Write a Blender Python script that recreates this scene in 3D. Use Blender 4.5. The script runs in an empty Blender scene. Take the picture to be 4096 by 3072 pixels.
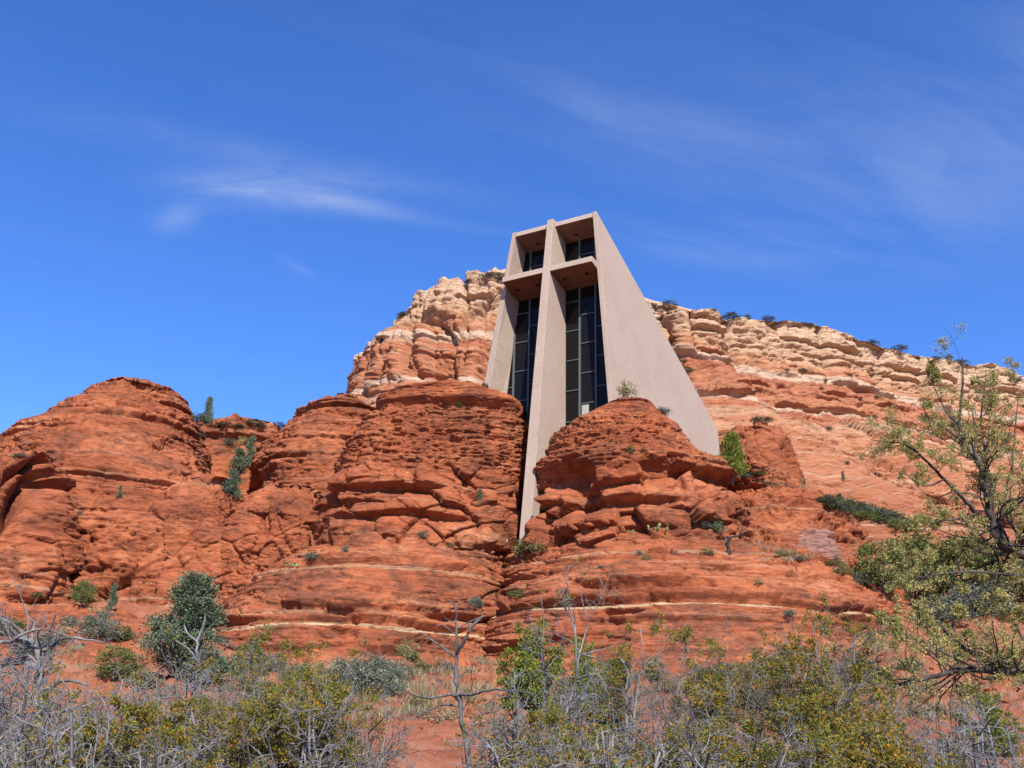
import bpy, math, random
import numpy as np
from mathutils import Vector, Matrix

# ------------------------------------------------------------------ camera, sky, sun
SC = bpy.context.scene
COL = SC.collection
FPX, PITCH, ROLL, EYE = 3985.0, math.radians(21.0), math.radians(1.5), 1.6

cam_d = bpy.data.cameras.new('camera')
cam_d.sensor_width = 36.0
cam_d.lens = FPX / 4096.0 * 36.0
cam_d.clip_start, cam_d.clip_end = 0.1, 6000.0
cam = bpy.data.objects.new('camera', cam_d)
COL.objects.link(cam)
cam.matrix_world = (Matrix.Translation((0, 0, EYE)) @ Matrix.Rotation(math.pi / 2 + PITCH, 4, 'X')
                    @ Matrix.Rotation(ROLL, 4, 'Z'))
SC.camera = cam

SUN = Vector((0.180, -0.721, 0.669)).normalized()
SUN_EL = math.asin(SUN.z)
world = bpy.data.worlds.new('World')
SC.world = world
world.use_nodes = True
wt = world.node_tree
wt.nodes.clear()
def wn(t, **k):
    n = wt.nodes.new(t)
    for a, b in k.items():
        setattr(n, a, b)
    return n
w_out = wn('ShaderNodeOutputWorld')
w_bg = wn('ShaderNodeBackground')
w_sky = wn('ShaderNodeTexSky', sky_type='NISHITA', sun_disc=False)
w_sky.sun_elevation = SUN_EL
w_sky.sun_rotation = math.atan2(SUN.x, SUN.y)
w_sky.altitude = 1300.0
w_sky.air_density, w_sky.dust_density, w_sky.ozone_density = 1.0, 0.0, 6.0
w_bg.inputs['Strength'].default_value = 0.10
w_hs = wn('ShaderNodeHueSaturation')             # the deep polarised blue of the desert sky
w_hs.inputs['Hue'].default_value, w_hs.inputs['Saturation'].default_value, w_hs.inputs['Value'].default_value = 0.512, 1.18, 1.35
wt.links.new(w_sky.outputs[0], w_hs.inputs['Color'])
def w_math(op, a, b=0.0, c=None):
    n = wn('ShaderNodeMath', operation=op)
    for i, v in enumerate((a, b) if c is None else (a, b, c)):
        if isinstance(v, bpy.types.NodeSocket): wt.links.new(v, n.inputs[i])
        else: n.inputs[i].default_value = v
    return n.outputs[0]
# thin cirrus on a flat layer overhead: direction / height gives its plane coordinates
w_tc = wn('ShaderNodeTexCoord')
w_sep = wn('ShaderNodeSeparateXYZ')
wt.links.new(w_tc.outputs['Generated'], w_sep.inputs[0])
w_h = w_math('MAXIMUM', w_sep.outputs['Z'], 0.05)
w_cx, w_cy = w_math('DIVIDE', w_sep.outputs['X'], w_h), w_math('DIVIDE', w_sep.outputs['Y'], w_h)
def w_cirrus(ang, sx, sy, off, lo, hi, detail=7, dist=0.6):
    ca, sa = math.cos(ang), math.sin(ang)
    u = w_math('ADD', w_math('MULTIPLY', w_cx, ca * sx), w_math('MULTIPLY', w_cy, sa * sx))
    v = w_math('ADD', w_math('MULTIPLY', w_cx, -sa * sy), w_math('MULTIPLY', w_cy, ca * sy))
    cb = wn('ShaderNodeCombineXYZ')
    wt.links.new(u, cb.inputs[0]); wt.links.new(v, cb.inputs[1]); cb.inputs[2].default_value = off
    nz = wn('ShaderNodeTexNoise'); nz.inputs['Scale'].default_value = 1.0
    nz.inputs['Detail'].default_value = detail; nz.inputs['Roughness'].default_value = 0.62; nz.inputs['Distortion'].default_value = dist
    wt.links.new(cb.outputs[0], nz.inputs['Vector'])
    mr = wn('ShaderNodeMapRange', interpolation_type='SMOOTHSTEP')
    mr.inputs['From Min'].default_value, mr.inputs['From Max'].default_value = lo, hi
    wt.links.new(nz.outputs['Fac'], mr.inputs['Value'])
    return mr.outputs['Result']
def w_blob(cx, cy, ang, ru, rv):
    ca, sa = math.cos(ang), math.sin(ang)
    dx, dy = w_math('SUBTRACT', w_cx, cx), w_math('SUBTRACT', w_cy, cy)
    u = w_math('ADD', w_math('MULTIPLY', dx, ca / ru), w_math('MULTIPLY', dy, sa / ru))
    v = w_math('ADD', w_math('MULTIPLY', dx, -sa / rv), w_math('MULTIPLY', dy, ca / rv))
    r2 = w_math('ADD', w_math('MULTIPLY', u, u), w_math('MULTIPLY', v, v))
    return w_math('POWER', 2.718, w_math('MULTIPLY', r2, -1.0))
c_fine = w_cirrus(math.radians(8), 4.5, 7.5, 1.7, 0.25, 0.75, 9, 1.8)
c_broad = w_cirrus(math.radians(28), 1.4, 3.6, 4.2, 0.30, 0.74)
c_long = w_cirrus(math.radians(20), 1.6, 8.0, 7.9, 0.36, 0.74)
def w_sum(*t):
    o = t[0]
    for x in t[1:]: o = w_math('ADD', o, x)
    return o
def w_mul(a, b): return w_math('MULTIPLY', a, b)
c_wisp = w_sum(w_blob(-.47, 1.618, math.radians(3), .15, .06), w_mul(w_blob(-.32, 1.668, math.radians(16), .12, .034), .75),
               w_mul(w_blob(-.67, 1.735, math.radians(-50), .075, .035), .55), w_mul(w_blob(-.08, 1.745, math.radians(12), .20, .022), .14),
               w_mul(w_blob(-.475, 1.93, math.radians(60), .05, .02), .35), w_mul(w_blob(-.42, 1.52, math.radians(18), .35, .05), .28))
c_veil = w_sum(w_blob(.42, 1.50, math.radians(20), .45, .22), w_mul(w_blob(.85, 1.33, 0.0, .22, .40), 1.1), w_mul(w_blob(.45, 1.78, math.radians(12), .30, .09), 1.0),
               w_mul(w_blob(.13, 1.36, math.radians(35), .13, .03), .35))
c_all = w_sum(w_mul(w_mul(c_wisp, w_math('ADD', w_mul(c_fine, .6), .35)), .32), w_mul(w_mul(c_veil, w_math('ADD', w_mul(c_broad, .75), w_mul(c_long, .25))), .155), w_mul(c_long, .012))
w_mix = wn('ShaderNodeMix', data_type='RGBA')
w_mix.inputs[7].default_value = (4.4, 4.75, 5.1, 1)
wt.links.new(w_math('MINIMUM', c_all, 0.6), w_mix.inputs[0])
wt.links.new(w_hs.outputs[0], w_mix.inputs[6])
wt.links.new(w_mix.outputs[2], w_bg.inputs['Color'])
wt.links.new(w_bg.outputs[0], w_out.inputs['Surface'])

sun_d = bpy.data.lights.new('sun', 'SUN')
sun_d.energy = 5.0
sun_d.angle = math.radians(0.5)
sun_d.color = (1.0, 0.955, 0.88)
sun_o = bpy.data.objects.new('sun', sun_d)
COL.objects.link(sun_o)
sun_o.rotation_euler = SUN.to_track_quat('Z', 'Y').to_euler()
SC.view_settings.view_transform = 'Standard'
SC.view_settings.look = 'None'
SC.view_settings.exposure = 0.92
SC.view_settings.gamma = 1.0
SC.view_settings.use_curve_mapping = False

# ------------------------------------------------------------------ helpers
def ray(x, y):
    """Direction through a point of the 2212 x 1659 survey print of the photograph."""
    x = (np.asarray(x, float) * 4096 / 2212 - 2048) / FPX
    y = (1536 - np.asarray(y, float) * 4096 / 2212) / FPX
    xr = x * math.cos(ROLL) - y * math.sin(ROLL)
    yr = x * math.sin(ROLL) + y * math.cos(ROLL)
    return np.stack([xr, math.cos(PITCH) - math.sin(PITCH) * yr, math.sin(PITCH) + math.cos(PITCH) * yr], -1)
def at(x, y, Y):
    d = ray(x, y)
    return d * (np.asarray(Y, float) / d[..., 1])[..., None] + np.array([0, 0, EYE])

def tag(o, label=None, cat=None, group=None, kind=None):
    for k, v in (('label', label), ('category', cat), ('group', group), ('kind', kind)):
        if v:
            o[k] = v
    return o
def empty(name, loc=(0, 0, 0), rz=0.0, sc=1.0):
    o = bpy.data.objects.new(name, None)
    COL.objects.link(o)
    o.location = loc
    o.rotation_euler = (0, 0, rz)
    o.scale = (sc, sc, sc)
    return o
def mesh_obj(name, V, faces, mat, parent=None, smooth=False, mats=None, midx=None):
    """faces: list of tuples, or an int array (n,3)/(n,4)"""
    me = bpy.data.meshes.new(name)
    if isinstance(faces, np.ndarray):
        n, k = faces.shape
        me.vertices.add(len(V))
        me.vertices.foreach_set('co', np.asarray(V, np.float32).ravel())
        me.loops.add(n * k)
        me.loops.foreach_set('vertex_index', faces.astype(np.int32).ravel())
        me.polygons.add(n)
        me.polygons.foreach_set('loop_start', np.arange(0, n * k, k, dtype=np.int32))
        me.update(calc_edges=True)
    else:
        me.from_pydata([tuple(map(float, v)) for v in V], [], [tuple(map(int, f)) for f in faces])
        me.update()
    for m in (mats or [mat]):
        me.materials.append(m)
    if midx is not None:
        me.polygons.foreach_set('material_index', np.asarray(midx, np.int32))
    if smooth:
        me.polygons.foreach_set('use_smooth', np.ones(len(me.polygons), bool))
    o = bpy.data.objects.new(name, me)
    COL.objects.link(o)
    if parent is not None:
        o.parent = parent
    return o
def copy_tree(o, parent=None):
    c = o.copy()
    COL.objects.link(c)
    c.parent = parent
    for ch in list(o.children):
        copy_tree(ch, c)
    return c

# numpy noise -------------------------------------------------------
_rs = np.random.RandomState(7)
_TAB = _rs.rand(65536).astype(np.float32)
def _hash(ix, iy, iz, seed):
    h = (ix * 73856093) ^ (iy * 19349663) ^ (iz * 83492791) ^ (seed * 2654435761 & 0x7fffffff)
    h = (h ^ (h >> 13)) * 1274126177
    return (h ^ (h >> 16)) & 65535
def vnoise(P, seed=0):
    f = np.floor(P)
    t = (P - f).astype(np.float32)
    i = f.astype(np.int64)
    t = t * t * t * (t * (t * 6 - 15) + 10)
    out = 0
    for dx in (0, 1):
        wx = t[:, 0] if dx else 1 - t[:, 0]
        for dy in (0, 1):
            wy = t[:, 1] if dy else 1 - t[:, 1]
            for dz in (0, 1):
                wz = t[:, 2] if dz else 1 - t[:, 2]
                out = out + wx * wy * wz * _TAB[_hash(i[:, 0] + dx, i[:, 1] + dy, i[:, 2] + dz, seed)]
    return out * 2 - 1
def fbm(P, octs=4, seed=0, gain=0.5):
    a, s, out = 1.0, 0.0, 0
    P = np.array(P, float)
    for k in range(octs):
        out = out + a * vnoise(P, seed + k * 17)
        s += a
        a *= gain
        P = P * 2.03 + 11.3
    return out / s
def worley(P, seed=0, jit=0.9):
    b = np.floor(P - 0.5).astype(np.int64)
    n = len(P)
    d1 = np.full(n, 9e9, np.float32); d2 = d1.copy()
    hid = np.zeros(n, np.int64); dl = np.zeros((n, 3), np.float32)
    for dx in (0, 1):
        for dy in (0, 1):
            for dz in (0, 1):
                cx, cy, cz = b[:, 0] + dx, b[:, 1] + dy, b[:, 2] + dz
                h = _hash(cx, cy, cz, seed)
                vx = P[:, 0] - (cx + 0.5 + jit * (_TAB[h] - 0.5))
                vy = P[:, 1] - (cy + 0.5 + jit * (_TAB[(h * 3 + 1) & 65535] - 0.5))
                vz = P[:, 2] - (cz + 0.5 + jit * (_TAB[(h * 7 + 5) & 65535] - 0.5))
                d = vx * vx + vy * vy + vz * vz
                near = d < d1
                d2 = np.where(near, d1, np.minimum(d2, d))
                hid = np.where(near, h, hid)
                dl[near, 0] = vx[near]; dl[near, 1] = vy[near]; dl[near, 2] = vz[near]
                d1 = np.where(near, d, d1)
    return np.sqrt(d1), np.sqrt(d2), hid, dl
def blocks(P, size, amp, tilt=0.5, crack=0.3, cw=0.10, seed=0, warp=0.25):
    """Fractured rock: every cell is pushed out or in as a tilted facet, with cracks between cells."""
    q = P / np.asarray(size, float)
    if warp:
        q = q + warp * np.stack([vnoise(q * 0.9 + 3.1, seed + 1), vnoise(q * 0.9 + 7.7, seed + 2), vnoise(q * 0.9 + 5.2, seed + 3)], -1)
    d1, d2, h, dl = worley(q, seed)
    r = lambda k: _TAB[(h * (2 * k + 9) + k * 131) & 65535] * 2 - 1
    out = amp * r(1) + amp * tilt * 2 * (dl[:, 0] * r(2) + dl[:, 1] * r(3) + dl[:, 2] * r(4))
    return out - amp * crack * np.exp(-((d2 - d1) / cw) ** 2), h
def sstep(a, b, x):
    t = np.clip((x - a) / (b - a), 0, 1)
    return t * t * (3 - 2 * t)
def ledges(P, bands, seed=0, wob=0.25, lat=0.12, keep=0.35):
    """Horizontal beds: bands = [(z_bottom, undercut depth)], undercut under each bed that comes and goes along the wall."""
    z = P[:, 2] + wob * fbm(np.stack([P[:, 0] * 0.25, P[:, 1] * 0.25, P[:, 2] * 0.15], -1), 3, seed)
    out = np.zeros(len(P))
    for k, (zb, d, hgt) in enumerate(bands):
        t = (z - zb) / hgt
        m = sstep(-keep, 0.45, vnoise(np.stack([P[:, 0] * lat, P[:, 1] * lat, np.full(len(P), k * 3.7)], -1), seed + 31 + k))
        under = np.where(t < 0, np.exp(-(t / 0.45) ** 2), np.exp(-(t / 0.11) ** 2))
        lip = np.where(t > 0, np.exp(-(t / 0.8) ** 2), 0) * 0.45
        out += d * m * (lip * (t > 0.0) - under)
    return out
# ------------------------------------------------------------------ materials
M = {}
class NT:
    """Small helper round a material's node tree."""
    def __init__(s, name):
        s.m = bpy.data.materials.new(name); s.m.use_nodes = True
        s.t = s.m.node_tree; s.b = s.t.nodes['Principled BSDF']
        s.pos = s.t.nodes.new('ShaderNodeNewGeometry').outputs['Position']
    def n(s, typ, ins=None, **k):
        nd = s.t.nodes.new(typ)
        for a, v in k.items(): setattr(nd, a, v)
        for a, v in (ins or {}).items():
            if isinstance(v, bpy.types.NodeSocket): s.t.links.new(v, nd.inputs[a])
            else: nd.inputs[a].default_value = v
        return nd
    def scaled(s, sx, sy, sz, off=0.0, src=None):
        return s.n('ShaderNodeVectorMath', {0: src or s.pos, 1: (sx, sy, sz), 2: (off, off * 1.7, off * 0.6)}, operation='MULTIPLY_ADD').outputs[0]
    def noise(s, vec, scale=1.0, detail=4, rough=0.55, dist=0.0):
        return s.n('ShaderNodeTexNoise', {'Vector': vec, 'Scale': scale, 'Detail': detail, 'Roughness': rough, 'Distortion': dist}).outputs['Fac']
    def ramp(s, fac, stops, interp='LINEAR'):
        r = s.n('ShaderNodeValToRGB', {'Fac': fac}); cr = r.color_ramp; cr.interpolation = interp
        while len(cr.elements) < len(stops): cr.elements.new(0.5)
        for e, (p, c) in zip(cr.elements, stops):
            e.position = p; e.color = (*c, 1) if len(c) == 3 else c
        return r.outputs['Color']
    def mask(s, fac, lo, hi):
        return s.n('ShaderNodeMapRange', {'Value': fac, 'From Min': lo, 'From Max': hi}, interpolation_type='SMOOTHSTEP').outputs['Result']
    def mix(s, fac, a, b, mode='MIX'):
        nd = s.n('ShaderNodeMix', data_type='RGBA', blend_type=mode)
        for i, v in ((0, fac), (6, a), (7, b)):
            if isinstance(v, bpy.types.NodeSocket): s.t.links.new(v, nd.inputs[i])
            else: nd.inputs[i].default_value = v if i == 0 else (*v, 1)
        return nd.outputs[2]
    def math(s, op, a, b=0.0):
        return s.n('ShaderNodeMath', {0: a, 1: b}, operation=op).outputs[0]
    def done(s, col, rough=0.95, bump=None, bs=0.5, bd=0.1, spec=0.2):
        if isinstance(col, bpy.types.NodeSocket): s.t.links.new(col, s.b.inputs['Base Color'])
        else: s.b.inputs['Base Color'].default_value = (*col, 1)
        s.b.inputs['Roughness'].default_value = rough
        s.b.inputs['Specular IOR Level'].default_value = spec
        if bump is not None:
            bp = s.n('ShaderNodeBump', {'Height': bump, 'Strength': bs, 'Distance': bd})
            s.t.links.new(bp.outputs[0], s.b.inputs['Normal'])
        return s.m
def rock_mat(name, bands=(), varnish=0.55, specks=0.0, stripe_w=0.16, streak=0.0, tone=1.0, pale=0.0, facet=.35):
    k = NT(name)
    T = lambda c: (c[0] * tone * .745, c[1] * tone * .90, c[2] * tone * .915)
    n1 = k.noise(k.scaled(.16, .16, .3), 1, 5)
    n2 = k.noise(k.scaled(.9, .9, 1.6, 5), 1, 6, .65)
    col = k.ramp(n1, [(.28, T((.28, .066, .027))), (.45, T((.385, .090, .036))), (.58, T((.455, .118, .048))), (.75, T((.51, .17, .085)))])
    col = k.mix(k.mask(n2, .42, .68), col, T((.265, .062, .028)))
    # thin beds
    wz = k.n('ShaderNodeVectorMath', {0: k.scaled(.035, .035, 1.9, 2), 1: (0, 0, 0)}, operation='ADD').outputs[0]
    st = k.noise(wz, 1, 5, .7, .3)
    col = k.mix(k.math('MULTIPLY', k.mask(st, .56, .66), .5), col, T((.46, .185, .10)))
    col = k.mix(k.math('MULTIPLY', k.mask(st, .43, .36), .4), col, T((.22, .052, .025)))
    # desert varnish
    vn = k.noise(k.scaled(.22, .22, .30, 9), 1, 6, .62, .6)
    v2 = k.noise(k.scaled(1.3, 1.3, 1.0, 4), 1, 4)
    vm = k.math('MULTIPLY', k.mask(vn, .51, .60), k.mask(v2, .32, .50))
    col = k.mix(k.math('MULTIPLY', vm, varnish), col, (0.0714, 0.0336, 0.0231))
    if streak:
        sk = k.noise(k.scaled(1.1, 1.1, .09, 3), 1, 4, .6)
        col = k.mix(k.math('MULTIPLY', k.mask(sk, .57, .68), streak), col, (0.0884, 0.0385, 0.0272))
    if pale:
        dv = k.n('ShaderNodeVectorMath', {0: k.pos, 1: (23.4, 74.0, 17.6)}, operation='SUBTRACT').outputs[0]
        dl = k.n('ShaderNodeVectorMath', {0: dv, 1: (.42, .10, .50)}, operation='MULTIPLY').outputs[0]
        ln = k.n('ShaderNodeVectorMath', {0: dl}, operation='LENGTH').outputs['Value']
        pm = k.mask(k.math('ADD', ln, k.math('MULTIPLY', k.math('SUBTRACT', k.noise(k.scaled(1.0, 1.0, .35, 21), 1, 5, .65), .5), 2.6)), 1.0, .55)
        col = k.mix(k.math('MULTIPLY', pm, pale * .55), col, (.255, .19, .17))
    if specks:
        sp = k.noise(k.scaled(1.5, 1.5, 7.0, 13), 1, 3, .6)
        reg = k.noise(k.scaled(.2, .2, .5, 17), 1, 2)
        col = k.mix(k.math('MULTIPLY', k.math('MULTIPLY', k.mask(sp, .64, .70), k.mask(reg, .40, .58)), specks), col, (0.374, 0.231, 0.143))
    # pale limestone seams
    if bands:
        sep = k.n('ShaderNodeSeparateXYZ', {0: k.pos})
        wob = k.noise(k.scaled(.12, .12, .05, 6), 1, 4, .6)
        z = k.math('ADD', sep.outputs['Z'], k.math('MULTIPLY', k.math('SUBTRACT', wob, .5), 1.1))
        brk = k.noise(k.scaled(.7, .7, .7, 8), 1, 4)
        for zb, w, s in bands:
            d = k.math('ABSOLUTE', k.math('SUBTRACT', z, zb))
            d = k.math('ADD', d, k.math('MULTIPLY', k.math('SUBTRACT', brk, .5), w * 2.2))
            col = k.mix(k.math('MULTIPLY', k.mask(d, w, w * .45), s), col, (0.394, 0.28, 0.16))
    b1 = k.noise(k.scaled(2.2, 2.2, 5.5), 1, 8, .68)
    b2 = k.noise(k.scaled(9, 9, 14), 1, 4, .6)
    warp = k.n('ShaderNodeVectorMath', {0: k.n('ShaderNodeTexNoise', {'Vector': k.scaled(1, 1, 1, 3), 'Scale': 1.6, 'Detail': 2}).outputs['Color'], 1: (.5, .5, .5), 2: k.scaled(1, 1, 2.3)}, operation='MULTIPLY_ADD').outputs[0]
    v1 = k.n('ShaderNodeTexVoronoi', {'Vector': warp, 'Scale': 1.5}).outputs['Color']
    v2 = k.n('ShaderNodeTexVoronoi', {'Vector': warp, 'Scale': 4.2}).outputs['Color']
    vo = k.math('ADD', k.math('MULTIPLY', k.n('ShaderNodeSeparateColor', {0: v1}).outputs[0], facet), k.math('MULTIPLY', k.n('ShaderNodeSeparateColor', {0: v2}).outputs[1], facet * .6))
    hc = k.noise(k.scaled(.45, .45, 7.5, 41), 1, 4, .65, .5)
    vo = k.math('ADD', vo, k.math('MULTIPLY', k.math('SUBTRACT', 1.0, k.mask(k.math('ABSOLUTE', k.math('SUBTRACT', hc, .5)), .0, .030)), k.math('MULTIPLY', k.mask(k.noise(k.scaled(.16, .16, .5, 51), 1, 3), .46, .62), -.42)))
    return k.done(col, .95, k.math('ADD', vo, k.math('ADD', b1, k.math('MULTIPLY', b2, .25))), .85, .17)
M['dome'] = rock_mat('pitted_red_sandstone', [(30.4, .10, .25), (25.1, .08, .2), (13.2, .15, .35)], .42, .25, streak=.25)
M['ledge'] = rock_mat('low_red_slickrock', [(11.6, .08, .3)], .6, .4)
M['rough'] = rock_mat('broken_red_sandstone', [], .38, .85, streak=.15, facet=.6)
M['slick_a'] = rock_mat('banded_red_slickrock', [(9.75, .13, .9), (14.9, .20, .38), (10.7, .07, .3)], .56, .3, streak=.2)
M['slick_b'] = rock_mat('banded_red_slickrock', [(11.35, .13, .9), (16.3, .17, .35), (14.0, .06, .2)], .56, .3, streak=.2)
M['shoulder'] = rock_mat('patched_red_sandstone', [(21.5, .12, .3)], .35, .4, pale=.9, facet=.5)
M['rib'] = rock_mat('dark_red_sandstone', [(47.5, .7, .25)], .30, .2, tone=.86)

def cliff_mat():
    k = NT('banded_tan_sandstone')
    sep = k.n('ShaderNodeSeparateXYZ', {0: k.pos})
    w1 = k.noise(k.scaled(.02, .02, .012, 1), 1, 3)
    w2 = k.noise(k.scaled(.16, .16, .2, 4), 1, 4)
    z = k.math('ADD', sep.outputs['Z'], k.math('MULTIPLY', k.math('SUBTRACT', w1, .5), 10.0))
    z = k.math('ADD', z, k.math('MULTIPLY', k.math('SUBTRACT', w2, .5), 2.2))
    f = k.n('ShaderNodeMapRange', {'Value': z, 'From Min': 30.0, 'From Max': 115.0}).outputs['Result']
    P = lambda zz: (zz - 30.0) / 85.0
    _old = (0.272, 0.0875, 0.0406), (0.228, 0.0616, 0.028), (0.422, 0.269, 0.136), (0.449, 0.357, 0.252), (0.36, 0.189, 0.105), (0.374, 0.193, 0.0875)
    red, dred, tan, pal, pink, ora = (.345, .132, .068), (.305, .108, .054), (.44, .278, .178), (.445, .31, .22), (.40, .20, .115), (.40, .188, .100)
    dora = (.36, .148, .075)
    col = k.ramp(f, [(0, dred), (P(44), red), (P(57), dora), (P(62), red), (P(66), ora), (P(69.5), dora), (P(72.5), (.40, .235, .14)), (P(73.8), red), (P(76.4), red), (P(76.9), pal), (P(77.8), pal), (P(78.4), red),
                     (P(81), dora), (P(84), red), (P(88.2), dred), (P(89.0), pal), (P(90.8), pal), (P(91.4), dora), (P(93.2), ora), (P(96), (.42, .25, .15)), (P(100), tan), (P(105), (.46, .31, .20)), (1, (.44, .30, .19))])
    n2 = k.noise(k.scaled(.5, .5, .8, 5), 1, 6, .65)
    col = k.mix(k.math('MULTIPLY', k.mask(n2, .45, .72), .35), col, k.mix(1.0, col, (.72, .55, .45), 'MULTIPLY'))
    st = k.noise(k.scaled(.02, .02, 1.0, 2), 1, 6, .72, .4)
    col = k.mix(k.math('MULTIPLY', k.mask(st, .55, .64), .55), col, (0.449, 0.322, 0.196))
    col = k.mix(k.math('MULTIPLY', k.mask(st, .44, .37), .55), col, k.mix(1.0, col, (.70, .50, .40), 'MULTIPLY'))
    sk = k.noise(k.scaled(.32, .32, .03, 3), 1, 5, .62)
    col = k.mix(k.math('MULTIPLY', k.mask(sk, .58, .70), .35), col, (0.204, 0.119, 0.084))
    sp = k.noise(k.scaled(.22, .22, 1.6, 31), 1, 4, .6)
    col = k.mix(k.math('MULTIPLY', k.mask(sp, .60, .68), .5), col, (0.435, 0.329, 0.224))
    b1 = k.noise(k.scaled(.7, .7, 2.2), 1, 9, .7)
    b2 = k.noise(k.scaled(.25, .25, .12, 7), 1, 5)
    return k.done(col, .95, k.math('ADD', b1, k.math('MULTIPLY', b2, .5)), 1.0, .7)
M['cliff'] = cliff_mat()

k = NT('pink_exposed_aggregate')
n1 = k.noise(k.pos, .22, 5, .6); n2 = k.noise(k.pos, 14, 3, .7); n3 = k.noise(k.scaled(.9, .9, .10), 1, 6, .65); n4 = k.noise(k.pos, 3.6, 5, .7)
c_ = k.ramp(n2, [(.30, (.228, .172, .133)), (.5, (.318, .248, .197)), (.68, (.40, .318, .262))])
c_ = k.mix(k.math('MULTIPLY', k.mask(n4, .50, .72), .45), c_, (.41, .325, .27))
c_ = k.mix(k.math('MULTIPLY', k.mask(n4, .46, .28), .40), c_, (.215, .15, .115))
c_ = k.mix(k.math('MULTIPLY', k.mask(n1, .42, .66), .40), c_, (.285, .200, .152))
c_ = k.mix(k.math('MULTIPLY', k.mask(n3, .56, .74), .28), c_, (.24, .165, .115))
pl_ = k.n('ShaderNodeVectorMath', {0: k.pos, 1: (.42, -.20, .55)}, operation='DOT_PRODUCT').outputs['Value']
ck_ = k.math('ABSOLUTE', k.math('SUBTRACT', k.math('FRACT', k.math('ADD', k.math('MULTIPLY', pl_, .42), k.math('MULTIPLY', k.noise(k.pos, .45, 5), .9))), .5))
c_ = k.mix(k.math('MULTIPLY', k.math('MULTIPLY', k.mask(ck_, .012, .003), k.mask(k.noise(k.pos, .3, 3), .48, .60)), .5), c_, (.20, .13, .095))
M['concrete'] = k.done(c_, .9, k.math('ADD', n2, n4), .45, .04)
k = NT('brown_shaded_soffit')
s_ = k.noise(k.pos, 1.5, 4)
M['soffit_shade'] = k.done(k.ramp(s_, [(.35, (.115, .058, .042)), (.65, (.15, .078, .055))]), .9)  # concrete underside, its shade and red rock bounce put into the colour
k = NT('tinted_window_glass')
M['glass'] = k.done((.008, .007, .007), .02, spec=.13)
k = NT('grey_blue_metal')
M['mullion'] = k.done((.075, .09, .096), .6, spec=.2)
k = NT('dark_bronze_metal')
M['dark'] = k.done((.02, .016, .014), .6)
k = NT('red_soil')
g1 = k.noise(k.pos, .5, 6, .65); g2 = k.noise(k.pos, 5, 5, .7)
c_ = k.ramp(g1, [(.3, (0.167, 0.0495, 0.0238)), (.5, (0.223, 0.0759, 0.037)), (.72, (0.267, 0.125, 0.0726))])
c_ = k.mix(k.mask(g2, .58, .70), c_, (0.248, 0.112, 0.066))
M['soil'] = k.done(c_, .97, k.math('ADD', k.math('MULTIPLY', g2, .6), g1), .9, .12)
M['pale_metal'] = NT('pale_metal').done((.30, .28, .25), .6)
# ------------------------------------------------------------------ rock formations
QUAL = 1.0
def prof(pts, z):
    a = np.array(sorted(map(tuple, np.asarray(pts, float))))
    out = np.interp(z, a[:, 0], a[:, 1])
    if len(a) > 1 and a[1, 0] > a[0, 0]:             # carry the lowest slope on downwards
        s = (a[1, 1] - a[0, 1]) / max(a[1, 0] - a[0, 0], 1e-3)
        out = np.where(z < a[0, 0], a[0, 1] + (z - a[0, 0]) * s, out)
    return out
def smooth1(v, k):
    if k < 2: return v
    w = np.hanning(k + 2)[1:-1]; w /= w.sum()
    return np.convolve(np.pad(v, (k // 2, k - 1 - k // 2), mode='edge'), w, 'valid')
def normals(G):
    du = np.gradient(G, axis=1); dv = np.gradient(G, axis=0)
    n = np.cross(du, dv)
    return n / np.maximum(np.linalg.norm(n, axis=-1, keepdims=True), 1e-9)
def grid_faces(nr, nc):
    i = np.arange(nr * nc).reshape(nr, nc)
    return np.stack([i[:-1, :-1], i[:-1, 1:], i[1:, 1:], i[1:, :-1]], -1).reshape(-1, 4)
HULLS = []
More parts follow.
